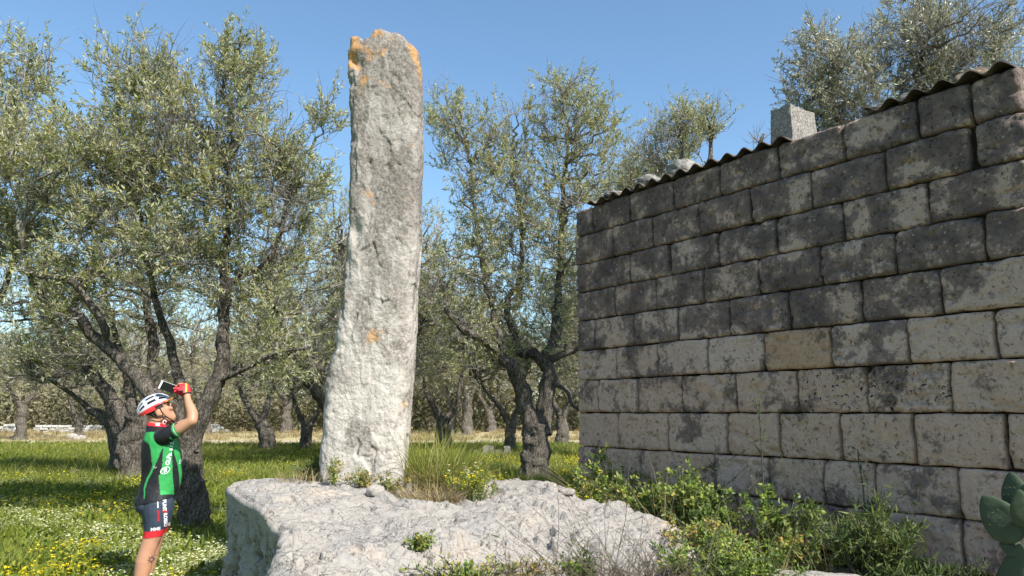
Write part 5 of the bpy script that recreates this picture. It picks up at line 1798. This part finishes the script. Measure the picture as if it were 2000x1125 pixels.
# legs: side, forward shift
LEG = {}
for sgn, fx in ((-1, 0.0), (1, .035)):
    hip, knee, ank = np.array([.028 + fx * .4, sgn * .088, .82]), np.array([.004 + fx, sgn * .098, .50]), np.array([-.066 + fx, sgn * .105, .095])
    thp = [hip, hip * .5 + knee * .5 + [.012, 0, 0], knee + [.004, 0, .03]]
    limb(bg3, thp, [.122, .114, .098, .079, .068], 16)
    limb(bg3, [knee + [.0, 0, .03], knee * .72 + ank * .28 + [-.016, 0, 0], knee * .45 + ank * .55 + [-.012, 0, 0], ank + [0, 0, .04], ank], [.066, .066, .069, .063, .050, .041, .038], 22)
    heel = ank + [-.035, 0, -.05]
    toe = ank + [.185, sgn * .02, -.058]
    limb(bg3, [ank + [0, 0, -.01], ank + [.03, 0, -.035], ank * .45 + toe * .55 + [0, 0, .012], toe], [.044, .045, .042, .030], 16)
    sphere_geo(bg3, heel, (.038, .034, .038))
    LEG[sgn] = (hip, knee, ank, toe)
# arms raised to hold the phone
ARM = {}
for sgn, sh, el, wr, hd in ((-1, (.045, -.168, 1.355), (.246, -.295, 1.487), (.196, -.178, 1.700), (.172, -.152, 1.775)), (1, (.045, .168, 1.355), (.240, .27, 1.480), (.200, .125, 1.690), (.17, .075, 1.752))):
    sh, el, wr, hd = (np.array(x) for x in (sh, el, wr, hd))
    limb(bg3, [sh + (sh - el) * .02, sh * .75 + el * .25, sh * .5 + el * .5 + [0, 0, -.008], el], [.058, .056, .052, .049, .043], 18)
    limb(bg3, [el, el * .7 + wr * .3 + [.012, 0, 0], wr * .7 + el * .3, wr], [.043, .047, .040, .030, .026], 18)
    ax_ = norm(hd - wr)
    row = norm(np.array([1, .15 * -sgn, -.1]))
    back = norm(np.cross(row, ax_))
    pc = np.linspace(0, 1, 6)[:, None]
    loft(bg3, wr - ax_ * .01 + (hd - wr + ax_ * .012) * pc, row * np.interp(pc, [0, .3, 1], [.026, .037, .043]), back * np.interp(pc, [0, .4, 1], [.021, .018, .015]), 20, 2.5)
    fwd = np.array([0, -sgn * .0 + (1 if sgn < 0 else -1), 0.0])
    for k, (o_, ln_) in enumerate(((-.033, .95), (-.011, 1.05), (.011, 1.0), (.033, .82))):
        k0 = hd + row * o_ * 1.02 + ax_ * (.002 if k in (1, 2) else -.004)
        d1_ = norm(fwd * .62 + np.array([-.25, 0, .55])) * .036 * ln_
        d2_ = norm(fwd * .55 + np.array([-.55, 0, -.45])) * .024 * ln_
        d3_ = norm(-fwd * .1 + np.array([-.55, 0, -.75])) * .018 * ln_
        limb(bg3, [k0 - ax_ * .02, k0, k0 + d1_, k0 + d1_ + d2_, k0 + d1_ + d2_ + d3_], [.0098, .0096, .0088, .0082, .0072], 18, 10)
    tb = wr + ax_ * .03 - row * .026
    limb(bg3, [tb, tb - row * .026 + ax_ * .014, tb - row * .048 + ax_ * .024, tb - row * .066 + ax_ * .022], [.014, .012, .0105, .0085], 14, 10)
    ARM[sgn] = (sh, el, wr, hd, ax_, row)
# head
HT = math.radians(30)
HE = np.array([-.008, 0, 1.556])
hf, hu, hl = np.array([math.cos(HT), 0, math.sin(HT)]), np.array([-math.sin(HT), 0, math.cos(HT)]), np.array([0, 1.0, 0])
hp_ = lambda f_, l_, h_: HE + hf * f_ + hl * l_ + hu * h_
sl_ = np.array([(-.128, .112, .055, .018), (-.120, .119, .020, .032), (-.100, .120, -.02, .047), (-.075, .113, -.055, .057), (-.045, .110, -.075, .064), (-.015, .110, -.088, .069), (.010, .105, -.094, .072), (.030, .099, -.098, .074), (.048, .108, -.10, .075),
                (.075, .103, -.099, .074), (.105, .083, -.086, .066), (.130, .050, -.058, .046), (.143, .012, -.015, .012)])
hh = np.linspace(-.128, .143, 44)
ff_, fb_, fw_ = (np.interp(hh, sl_[:, 0], sl_[:, k]) for k in (1, 2, 3))
ff_, fb_, fw_ = sm(ff_), sm(fb_), sm(fw_)
loft(bg3, np.array([hp_((a + b) / 2, 0, h_) for a, b, h_ in zip(ff_, fb_, hh)]), hf[None] * ((ff_ - fb_) / 2)[:, None], hl[None] * fw_[:, None], 32, 2.15)
limb(bg3, [hp_(.100, 0, .040), hp_(.120, 0, .010), hp_(.134, 0, -.014), hp_(.110, 0, -.024)], [.010, .013, .0155, .012], 14, 12)       # nose
for s_ in (-1, 1):
    sphere_geo(bg3, hp_(.118, s_ * .013, -.020), (.011, .010, .009), 8)
    sphere_geo(bg3, hp_(.090, s_ * .040, -.012), (.024, .024, .022), 10)                                    # cheek
    sphere_geo(bg3, hp_(.100, s_ * .030, .048), (.014, .026, .010), 8)                                      # brow
    sphere_geo(bg3, hp_(-.004, s_ * .076, .000), (.026, .010, .033), 12)                                    # ear
    sphere_geo(bg3, hp_(.004, s_ * .078, -.022), (.013, .008, .014), 8)
sphere_geo(bg3, hp_(.116, 0, -.051), (.011, .024, .007), 8)                                                 # lips
sphere_geo(bg3, hp_(.113, 0, -.064), (.011, .021, .008), 8)
sphere_geo(bg3, hp_(.108, 0, -.103), (.018, .024, .016), 10)                                                # chin
limb(bg3, [(-.030, 0, 1.39), (-.032, 0, 1.45), tuple(hp_(-.025, 0, -.03))], [.066, .060, .058], 12)

raw = link('person_raw', bg3.mesh('person_raw'))
md = raw.modifiers.new('r', 'REMESH')
md.mode = 'VOXEL'
md.voxel_size = .0060
ms = raw.modifiers.new('s', 'SMOOTH')
ms.factor = .5
ms.iterations = 4
dg = bpy.context.evaluated_depsgraph_get()
dg.update()
body_me = bpy.data.meshes.new_from_object(raw.evaluated_get(dg))
bpy.data.objects.remove(raw, do_unlink=True)
body_me.name = 'body'
body_me.polygons.foreach_set('use_smooth', np.ones(len(body_me.polygons), bool))

person = empty('person', PB, 'person in green and black cycling kit and helmet photographing the monolith', 'person', None, PRZ)
person.scale = (PSX, 1, 1)
def skin_material():
    m = NT('skin')
    v = m.coords()
    f_ = m.noise(v, 14, 4)
    c = m.mix(f_, (.36, .175, .10), (.47, .25, .155))
    return m.bsdf(c, .5, m.bump(m.noise(v, 160, 3), .08, .002), .35, Subsurface_Weight=.06)
M['skin'] = skin_material()
body = link('body', body_me, M['skin'], person)

bm0 = bmesh.new()
bm0.from_mesh(body_me)
SEGS = [('torso', (0.02, 0, .78), (.02, 0, 1.38)), ('torso', (.0, -.12, 1.33), (.0, .12, 1.33)), ('head', hp_(0, 0, -.06), hp_(0, 0, .1)), ('neck', (-.03, 0, 1.42), (-.03, 0, 1.49)), ('head', hp_(.08, 0, -.09), hp_(.03, 0, -.05))]
for s_ in (-1, 1):
    hip, knee, ank, toe = LEG[s_]
    sh, el, wr, hd, _, _ = ARM[s_]
    SEGS += [('thigh', hip, knee), ('calf', knee, ank), ('foot', ank + [-.03, 0, -.05], toe), ('uarm', sh + (el - sh) * .15, el), ('farm', el, wr), ('hand', wr, hd + (hd - wr) * .6)]
def bones(Pt):
    D = []
    wts = {'torso': .15, 'head': .07, 'neck': .05, 'thigh': .09, 'calf': .055, 'foot': .04, 'uarm': .052, 'farm': .04, 'hand': .04}
    for nm, a, b in SEGS:
        a, b = np.array(a, float), np.array(b, float)
        t = np.clip(((Pt - a) @ (b - a)) / ((b - a) @ (b - a)), 0, 1)
        D.append(np.linalg.norm(Pt - a - t[:, None] * (b - a), axis=1) / wts[nm])
    return np.array([s[0] for s in SEGS])[np.array(D).argmin(0)]

def cut_copy(planes):
    bm = bm0.copy()
    for co, no in planes:
        bmesh.ops.bisect_plane(bm, geom=bm.verts[:] + bm.edges[:] + bm.faces[:], plane_co=Vector(co), plane_no=Vector(no), dist=1e-5)
    return bm

def garment(name, planes, pred, offset, mat, parent=person, wrinkle=0.0, colour=None, wscale=14):
    bm = cut_copy(planes)
    bm.faces.ensure_lookup_table()
    cen = np.array([f_.calc_center_median()[:] for f_ in bm.faces])
    keep = pred(cen, bones(cen))
    bmesh.ops.delete(bm, geom=[f_ for f_, k in zip(bm.faces, keep) if not k], context='FACES')
    bm.normal_update()
    V = np.array([v.co[:] for v in bm.verts])
    N = np.array([v.normal[:] for v in bm.verts])
    w = fbm(V * [wscale, wscale, wscale * .6], 3) * wrinkle if wrinkle else 0
    V2 = V + N * (offset + w)[:, None] if wrinkle else V + N * offset
    for v, c in zip(bm.verts, V2):
        v.co = c
    me = bpy.data.meshes.new(name)
    bm.to_mesh(me)
    bm.free()
    me.polygons.foreach_set('use_smooth', np.ones(len(me.polygons), bool))
    if colour is not None:
        at = me.attributes.new('print', 'FLOAT_COLOR', 'POINT')
        at.data.foreach_set('color', np.concatenate([colour(V), np.ones((len(V), 1))], 1).astype(np.float32).ravel())
    return link(name, me, mat, parent)

def cloth_material(name, rough=.62):
    m = NT(name)
    v = m.coords()
    c = m.mix(.12, m.attr('print', 'Color'), m.mix(m.noise(v, 30, 4), (0, 0, 0), (.25, .25, .25)), 'SOFT_LIGHT')
    return m.bsdf(c, rough, m.bump(m.noise(v, 420, 2), .12, .001), .3)
M['cloth'] = cloth_material('printed_lycra')

def to_px(V):
    W_ = np.asarray(V, float).copy()
    W_[:, 1] = -np.abs(W_[:, 1])
    W_ = W_ @ PM.T + PB - CAM
    c, s = math.cos(TILT), math.sin(TILT)
    fw = W_[:, 1] * c + W_[:, 2] * s
    up = -W_[:, 1] * s + W_[:, 2] * c
    return np.column_stack([CX + F_PX * W_[:, 0] / fw, CY - F_PX * up / fw])

def inside(pts, poly):
    x, y = pts[:, 0], pts[:, 1]
    r = np.zeros(len(pts), bool)
    n = len(poly)
    for i in range(n):
        x0, y0 = poly[i]
        x1, y1 = poly[(i + 1) % n]
        if y0 == y1:
            continue
        r ^= ((y0 > y) != (y1 > y)) & (x < (x1 - x0) * (y - y0) / (y1 - y0) + x0)
    return r
GREEN, BLACK, RED, WHITE, SLATE = (.032, .285, .070), (.012, .012, .014), (.62, .025, .035), (.78, .78, .78), (.042, .056, .085)
GP = [[(270, 845), (303, 845), (313, 855), (325, 859), (336, 850), (341, 856), (335, 873), (318, 873), (296, 927), (291, 936), (285, 956), (284, 975), (281.5, 975), (282.5, 954), (289, 932), (295, 920), (298, 908), (296, 883), (293, 868), (282, 860), (268, 858)],
      [(318, 873), (335, 872), (336, 925), (339, 965), (313, 968), (310, 929), (314, 924), (317.6, 903)],
      [(335, 872), (341, 850), (344, 858), (349, 875), (353, 925), (350, 957), (347.5, 957), (348, 931), (346, 911)]]
hemN = norm(np.array([-.206, 0, 1.0]))
hemP = np.array([0, 0, .829])
colN = norm(np.array([.18, 0, 1.0]))
colP = np.array([-.03, 0, 1.462])

def arm_t(Pt):
    out = np.full(len(Pt), 9.0)
    for s_ in (-1, 1):
        sh, el = ARM[s_][0], ARM[s_][1]
        t = ((Pt - sh) @ (el - sh)) / ((el - sh) @ (el - sh))
        side_ = np.sign(Pt[:, 1]) == s_
        out = np.where(side_, t, out)
    return out

def jersey_colour(V):
    bn_ = bones(V)
    px = to_px(V)
    c = np.tile(BLACK, (len(V), 1)).astype(float)
    g = np.zeros(len(V), bool)
    for pl_ in GP:
        g |= inside(px, pl_)
    g &= (np.abs(V[:, 1]) > .03)
    c[g & (bn_ != 'uarm')] = GREEN
    t = arm_t(V)
    ua = (bn_ == 'uarm') & (t > .1)
    for s_ in (-1, 1):
        c[np.linalg.norm(V - ARM[s_][0] - [0, 0, .01], axis=1) < .082] = BLACK
    c[ua] = BLACK
    c[ua & (t > .40)] = GREEN
    c[ua & (t > .452) & (t < .475)] = (.55, .75, .58)
    c[(((V - colP) @ colN) > -.026) & (np.hypot(V[:, 0] + .03, V[:, 1]) < .10) & (bn_ != 'uarm')] = RED
    return c
sleeves = [(ARM[s_][0] + (ARM[s_][1] - ARM[s_][0]) * .52, norm(ARM[s_][1] - ARM[s_][0])) for s_ in (-1, 1)]
jersey = garment('jersey', [(hemP, hemN), (colP, colN)] + sleeves,
                 lambda c, b: (((b == 'torso') | (b == 'neck') | (b == 'thigh') | ((b == 'head') & (c[:, 2] < 1.47))) & (((c - hemP) @ hemN) > 0) & (((c - colP) @ colN) < 0)) | ((b == 'uarm') & (arm_t(c) < .52)),
                 .0085, M['cloth'], wrinkle=.008, colour=jersey_colour)
jersey['label'] = 'green and black cycling jersey with red collar'
thN = norm(np.array([-.10, 0, 1.0]))
thP = np.array([0, 0, .545])

def shorts_colour(V):
    c = np.tile(SLATE, (len(V), 1)).astype(float)
    px = to_px(V)
    c[(px[:, 0] < 292) & (px[:, 1] < 985)] = BLACK
    c[(px[:, 0] > 342) & (px[:, 1] < 985)] = BLACK
    c[((V - thP) @ thN) < .052] = RED
    return c
shorts = garment('shorts', [(hemP, hemN), (thP, thN)], lambda c, b: ((b == 'thigh') | (b == 'torso') | (b == 'calf')) & (((c - hemP) @ hemN) < .012) & (((c - thP) @ thN) > 0), .0035, M['cloth'], wrinkle=.003, colour=shorts_colour)
shorts['label'] = 'slate grey cycling shorts with red leg bands'
M['shoe'] = plain('shoe', (.02, .02, .022), .45, .4)
garment('shoe', [((0, 0, .085), (0, 0, 1))], lambda c, b: (c[:, 2] < .085) & (c[:, 1] < 0), .006, M['shoe'])
garment('shoe', [((0, 0, .085), (0, 0, 1))], lambda c, b: (c[:, 2] < .085) & (c[:, 1] > 0), .006, M['shoe'])
for s_ in (-1, 1):
    sh, el, wr, hd, ax_, row = ARM[s_]
    wp, tip = wr + ax_ * .004, hd + ax_ * .028
    def gcol(V, wr=wr, ax_=ax_, row=row):
        c = np.tile((.66, .022, .035), (len(V), 1)).astype(float)
        a_ = (V - wr) @ ax_
        r_ = (V - wr) @ row
        c[(r_ > -.022) & (r_ < -.008)] = (.80, .72, .05)
        c[(r_ < -.036) & (a_ < .05)] = (.012, .012, .014)
        c[a_ < .022] = (.012, .012, .014)
        return c
    gl_ = garment('glove', [(wp, ax_), (tip, ax_)], lambda c, b, s_=s_, wp=wp, ax_=ax_, tip=tip: (np.sign(c[:, 1]) == s_) & (np.linalg.norm(c - (wp + tip) / 2, axis=1) < .09) & (((c - wp) @ ax_) > 0) & (c[:, 2] > 1.60) & ((b == 'hand')) & (((c - tip) @ ax_) < 0), .0028, M['cloth'], colour=gcol)
    gl_['label'] = 'red fingerless glove with yellow stripe'
# hair, helmet, strap
M['hair'] = plain('hair', (.030, .022, .018), .7, .3, .4, 160)
def hair_pred(c, b):
    r_ = c - HE
    f_, l_, h_ = r_ @ hf, r_ @ hl, r_ @ hu
    return ((b == 'head') | (b == 'neck')) & (((f_ < -.028) & (h_ > -.055)) | ((h_ > .028) & (f_ < .052) & (np.abs(l_) > .04)) | (h_ > .075)) & (h_ > -.06)
garment('hair', [(hp_(0, 0, -.055), hu), (hp_(-.028, 0, 0), hf)], hair_pred, .005, M['hair'], wrinkle=.002, wscale=60)
M['helmet_white'] = plain('helmet_shell', (.46, .47, .49), .3, .5, .04)
M['helmet_black'] = plain('helmet_liner', (.015, .015, .017), .7, .2)
M['helmet_red'] = plain('helmet_red', (.55, .03, .03), .35, .5, .05)
M['helmet_orange'] = plain('helmet_orange', (.75, .25, .03), .4, .5, .05)
hc = hp_(-.012, 0, .050)
def hel(th_, ph_, k=1.0):
    """helmet surface point: th_ front to back, ph_ sideways"""
    lift = .006 * np.cos(ph_ * 2)
    return hc + hf * (.146 * k * np.cos(th_)) + (hu * np.cos(ph_) * (.112 * k + lift) + hl * np.sin(ph_) * .102 * k) * np.sin(th_)
def hel_patch(g, t0, t1, p0f, p1f, k0=.93, k1=1.0, nt=26, np_=7):
    T_ = np.linspace(t0, t1, nt)
    top, bot = [], []
    for t in T_:
        a, b = p0f(t), p1f(t)
        for p in np.linspace(a, b, np_):
            e_ = 1 - .035 * (abs((p - a) / (b - a) * 2 - 1) ** 4)
            top.append(hel(t, p, k1 * e_))
            bot.append(hel(t, p, k0))
    V = np.array(top + bot)
    m = nt * np_
    i = np.arange(m).reshape(nt, np_)
    q = np.stack([i[:-1, :-1], i[:-1, 1:], i[1:, 1:], i[1:, :-1]], -1).reshape(-1, 4)
    bd = np.concatenate([i[0, :-1], i[:-1, -1], i[-1, :0:-1], i[:0:-1, 0]])
    sd = np.stack([bd, bd + m, np.roll(bd, -1) + m, np.roll(bd, -1)], -1)
    g.add(V, np.vstack([q[:, ::-1], q + m, sd]))
Rd = math.radians
g = Geo()
tt_ = np.linspace(Rd(24), Rd(160), 30)
pp_ = np.linspace(Rd(-80), Rd(80), 30)
LV = np.array([[hel(t, p, .955) for p in pp_] for t in tt_])
i = np.arange(900).reshape(30, 30)
g.add(LV.reshape(-1, 3), np.stack([i[:-1, :-1], i[1:, :-1], i[1:, 1:], i[:-1, 1:]], -1).reshape(-1, 4))
helmet = link('helmet', g.mesh('helmet'), M['helmet_black'], person)
helmet['label'] = 'white and silver vented bicycle helmet with red trim'
for ph0, ph1 in ((-76, -61), (-48, -36), (-24, -11), (-4, 4), (11, 24), (36, 48), (61, 76)):
    g = Geo()
    hel_patch(g, Rd(20), Rd(158), lambda t, a=ph0: Rd(a), lambda t, a=ph1: Rd(a))
    link('shell_rib', g.mesh('shell_rib'), M['helmet_white'], helmet)
for t0, t1 in ((18, 38), (66, 76), (104, 116), (146, 160)):
    g = Geo()
    hel_patch(g, Rd(t0), Rd(t1), lambda t: Rd(-76), lambda t: Rd(76), .94, .992, 6, 40)
    link('shell_bridge', g.mesh('shell_bridge'), M['helmet_white'], helmet)
for s_ in (-1, 1):
    g = Geo()
    hel_patch(g, Rd(88), Rd(166), lambda t, s_=s_: Rd(72 * s_), lambda t, s_=s_: Rd(99 * s_), .90, .975, 18, 6)
    link('lower_trim', g.mesh('lower_trim'), M['helmet_red'], helmet)
    g = Geo()
    hel_patch(g, Rd(30), Rd(88), lambda t, s_=s_: Rd(74 * s_), lambda t, s_=s_: Rd(84 * s_), .92, .985, 16, 5)
    link('lower_trim', g.mesh('lower_trim'), M['helmet_red'], helmet)
g = Geo()
hel_patch(g, Rd(152), Rd(172), lambda t: Rd(-92), lambda t: Rd(92), .88, .97, 8, 40)
link('rear_trim', g.mesh('rear_trim'), M['helmet_red'], helmet)
g = Geo()
vis = []
for p in np.linspace(-1.15, 1.15, 24):
    a = hp_(.118 * math.cos(p * .9) + .0, .082 * math.sin(p), .066)
    b = hp_(.160 * math.cos(p * .9) - .0, .092 * math.sin(p), .058)
    vis.append([a, b, b - hu * .005, a - hu * .006])
VV_ = np.array(vis)
i = np.arange(96).reshape(24, 4)
g.add(VV_.reshape(-1, 3), np.concatenate([np.stack([i[:-1, k], i[1:, k], i[1:, (k + 1) % 4], i[:-1, (k + 1) % 4]], -1) for k in range(4)]))
link('visor', g.mesh('visor'), M['helmet_orange'], helmet)
for s_ in (-1, 1):
    g = Geo()
    tubes(g, np.array([spline([hp_(.02, s_ * .083, .035), hp_(.022, s_ * .082, -.03), hp_(.045, s_ * .068, -.085), hp_(.065, s_ * .03, -.126), hp_(.07, 0, -.133)], 16), spline([hp_(-.055, s_ * .083, .02), hp_(-.03, s_ * .088, -.035), hp_(.022, s_ * .080, -.055), hp_(.045, s_ * .069, -.085), hp_(.047, s_ * .067, -.09)], 16)]), np.full((2, 16), .0045), 6)
    link('chin_strap', g.mesh('chin_strap'), M['helmet_black'], helmet)
M['eye'] = plain('eye', (.05, .035, .03), .15, .5)
M['lip'] = plain('lip', (.36, .13, .10), .5, .3)
for s_ in (-1, 1):
    g = Geo()
    sphere_geo(g, hp_(.0945, s_ * .032, .026), (.010, .013, .006), 10)
    link('eye', g.mesh('eye'), M['eye'], body)
    g = Geo()
    tubes(g, np.array([spline([hp_(.106, s_ * .014, .046), hp_(.108, s_ * .032, .051), hp_(.093, s_ * .052, .045)], 10)]), np.full((1, 10), .0045), 6)
    link('eyebrow', g.mesh('eyebrow'), M['hair'], body)
g = Geo()
tubes(g, np.array([spline([hp_(.105, -.026, -.058), hp_(.1235, 0, -.0575), hp_(.105, .026, -.058)], 14)]), np.full((1, 14), .0035), 6)
link('mouth', g.mesh('mouth'), M['lip'], body)

# lettering printed on the kit, laid on the cloth
def bvh_of(o):
    me = o.data
    V = np.empty(len(me.vertices) * 3)
    me.vertices.foreach_get('co', V)
    return BVHTree.FromPolygons([Vector(v) for v in V.reshape(-1, 3)], [tuple(p.vertices) for p in me.polygons])
M['print_white'] = plain('print_white', (.80, .80, .80), .6, .2, .03)
M['print_red'] = plain('print_red', (.62, .03, .04), .6, .2, .03)
M['ink'] = plain('tattoo_ink', (.055, .05, .055), .6, .2, .05)

def px_local(u, v):
    """local x, z for a photo position on the near side of the figure"""
    p = lp(u, v, -.13)
    return p[0], p[2]

def project(me, bvh, org, ax_, ay_, off=.0025):
    V = np.empty(len(me.vertices) * 3)
    me.vertices.foreach_get('co', V)
    V = V.reshape(-1, 3)
    out = []
    last = -.12
    for a, b, _ in V:
        x, z = org[0] + ax_[0] * a + ay_[0] * b, org[1] + ax_[1] * a + ay_[1] * b
        h = bvh.ray_cast(Vector((x, -.6, z)), Vector((0, 1, 0)))
        if h[0] is not None:
            last = h[0].y
        out.append((x, last - off, z))
    me.vertices.foreach_set('co', np.array(out, np.float32).ravel())
    me.update()

def lettering(txt, bvh, u, v, ax_, ay_, size, mat, parent, align='LEFT', bold=.0):
    cu = bpy.data.curves.new('lettering', 'FONT')
    cu.body = txt
    cu.size = size
    cu.align_x = align
    cu.align_y = 'CENTER'
    cu.offset = bold
    cu.resolution_u = 3
    tmp = link('lettering_tmp', cu)
    dg_ = bpy.context.evaluated_depsgraph_get()
    dg_.update()
    me = bpy.data.meshes.new_from_object(tmp.evaluated_get(dg_))
    bpy.data.objects.remove(tmp, do_unlink=True)
    bm = bmesh.new()
    bm.from_mesh(me)
    bmesh.ops.triangulate(bm, faces=bm.faces[:])
    long_ = [e_ for e_ in bm.edges if e_.calc_length() > size * .25]
    bmesh.ops.subdivide_edges(bm, edges=long_, cuts=2)
    bm.to_mesh(me)
    bm.free()
    project(me, bvh, px_local(u, v), ax_, ay_)
    me.materials.clear()
    return link('lettering', me, M[mat], parent)
def flat_shape(name, polys, bvh, u, v, mat, parent, ax_=(1, 0), ay_=(0, 1)):
    g_ = Geo()
    for pl_ in polys:
        pl_ = np.asarray(pl_, float)
        g_.add(np.column_stack([pl_, np.zeros(len(pl_))]), pl_.reshape(-1, 2).shape[0] == 4 and [[0, 1, 2, 3]] or None, None if len(pl_) == 4 else [[0, k, k + 1] for k in range(1, len(pl_) - 1)])
    me = g_.mesh(name, False)
    project(me, bvh, px_local(u, v), ax_, ay_)
    return link(name, me, M[mat], parent)
def ring_polys(rx, ry, w, n=24, a0=0, a1=2 * math.pi):
    out = []
    for k in range(n):
        a, b = a0 + (a1 - a0) * k / n, a0 + (a1 - a0) * (k + 1) / n
        out.append([(rx * math.cos(a), ry * math.sin(a)), ((rx + w) * math.cos(a), (ry + w) * math.sin(a)), ((rx + w) * math.cos(b), (ry + w) * math.sin(b)), (rx * math.cos(b), ry * math.sin(b))])
    return out
jb, sb_, bb_ = bvh_of(jersey), bvh_of(shorts), bvh_of(body)
down = ((.10, -.995), (.995, .10))      # text running down the thigh
lettering('PUNT', sb_, 320.5, 974, *down, .036, 'print_white', shorts, bold=.0016)
lettering('ROSSO', sb_, 322.6, 1000.5, *down, .036, 'print_white', shorts, bold=.0016)
flat_shape('red_cross', [[(-.006, -.018), (.006, -.018), (.006, .018), (-.006, .018)], [(-.014, -.005), (-.0061, -.006), (-.0061, .006), (-.018, .006)], [(.0061, -.006), (.018, -.006), (.018, .006), (.0061, .006)]], sb_, 322, 997, 'print_red', shorts)
r_ = random.Random(2)
flat_shape('small_print', [[(k * .009, -.006), (k * .009 + .006, -.006), (k * .009 + .006, .006 - r_.random() * .005), (k * .009, .006)] for k in range(10)], sb_, 308, 969, 'print_white', shorts, *down)
flat_shape('script_print', [[(k * .008, -.010 + .006 * (k % 2)), (k * .008 + .005, -.010), (k * .008 + .006, .010 - .005 * (k % 3)), (k * .008 + .002, .010)] for k in range(11)], sb_, 309, 995, 'print_red', shorts, *down)
lettering('MME', sb_, 294, 1033, (.995, .06), (-.06, .995), .036, 'print_white', shorts, bold=.001)
lettering('E', sb_, 329, 1030, (.995, .1), (-.1, .995), .036, 'print_white', shorts, bold=.001)
upw = ((.12, .993), (-.993, .12))
lettering('Gi.Pa. s.r.l.', jb, 327, 908, *upw, .046, 'print_white', jersey, bold=.001)
flat_shape('emblem', ring_polys(.036, .024, .004) + ring_polys(.027, .015, .003, 16, .5, 3.6) + [[(-.018, -.014), (-.010, -.016), (.004, .014), (-.004, .016)], [(-.004, -.016), (.004, -.017), (.018, .012), (.010, .015)]], jb, 322.5, 918, 'print_white', jersey, (.86, .5), (-.5, .86))
flat_shape('emblem', ring_polys(.010, .014, .005, 16), jb, 321.5, 824.5, 'print_white', jersey)
flat_shape('emblem', [[(-.018, -.010), (-.010, -.010), (-.010, .010), (-.018, .010)], [(-.008, -.010), (.014, -.010), (.014, -.005), (-.008, -.005)], [(-.008, .005), (.014, .005), (.014, .010), (-.008, .010)], [(-.008, -.002), (.012, -.002), (.012, .002), (-.008, .002)]], jb, 308.5, 829, 'print_white', jersey)
flat_shape('emblem', [[(k * .012, -.008), (k * .012 + .008, -.008), (k * .012 + .008, .008), (k * .012, .008)] for k in range(4)], jb, 351.5, 906, 'print_white', jersey, *upw)
lettering('C', jb, 301, 914, (.6, .8), (-.8, .6), .030, 'print_white', jersey)
rays = []
for k in range(8):
    a = k * math.pi / 4
    c_, s2 = math.cos(a), math.sin(a)
    p = lambda r0, t0: (r0 * c_ - t0 * s2, r0 * s2 + t0 * c_)
    rays.append([p(.019, -.0055), p(.037, 0), p(.019, .0055), p(.016, 0)])
flat_shape('tattoo', ring_polys(.0105, .0105, .0045, 18) + rays, bb_, 296.5, 1092, 'ink', body)

# the phone in the hands
M['phone_black'] = plain('phone_screen', (.010, .011, .014), .12, .5, .02)
M['phone_white'] = plain('phone_case', (.70, .70, .70), .4, .4, .04)
def phone():
    corners = [PM @ lp(u_, v_, y_) + PB for u_, v_, y_ in ((317, 744, -.135), (333.5, 750, -.125), (331, 766.5, -.115), (311, 758, -.125))]
    c = np.mean(corners, 0)
    root = empty('phone', c, 'black phone with a white edge held up in front of the helmet', 'phone')
    q = np.array(corners) - c
    ux = norm(q[1] - q[0])
    uy = norm((q[0] - q[3]) - ux * np.dot(q[0] - q[3], ux))
    uz = np.cross(ux, uy)
    if uz[1] > 0:
        uz = -uz
    lx, ly = .150, .074
    def slab(nm, x0, x1, y0, y1, z0, z1, mt, bev, par=root):
        bm = bmesh.new()
        bmesh.ops.create_cube(bm, size=1.0)
        for v in bm.verts:
            v.co = Vector(((v.co.x + .5) * (x1 - x0) + x0, (v.co.y + .5) * (y1 - y0) + y0, (v.co.z + .5) * (z1 - z0) + z0))
        bmesh.ops.bevel(bm, geom=bm.edges[:], offset=bev, segments=2, affect='EDGES')
        for v in bm.verts:
            v.co = Vector(ux * v.co.x + uy * v.co.y + uz * v.co.z)
        me = bpy.data.meshes.new(nm)
        bm.to_mesh(me)
        bm.free()
        return link(nm, me, mt, par)
    slab('case', -.048, .080, -.037, .037, -.010, 0, M['phone_white'], .003)
    slab('screen', -.034, .0795, -.0355, .0355, .0005, .002, M['phone_black'], .0006)
    return root
phone()
bm0.free()
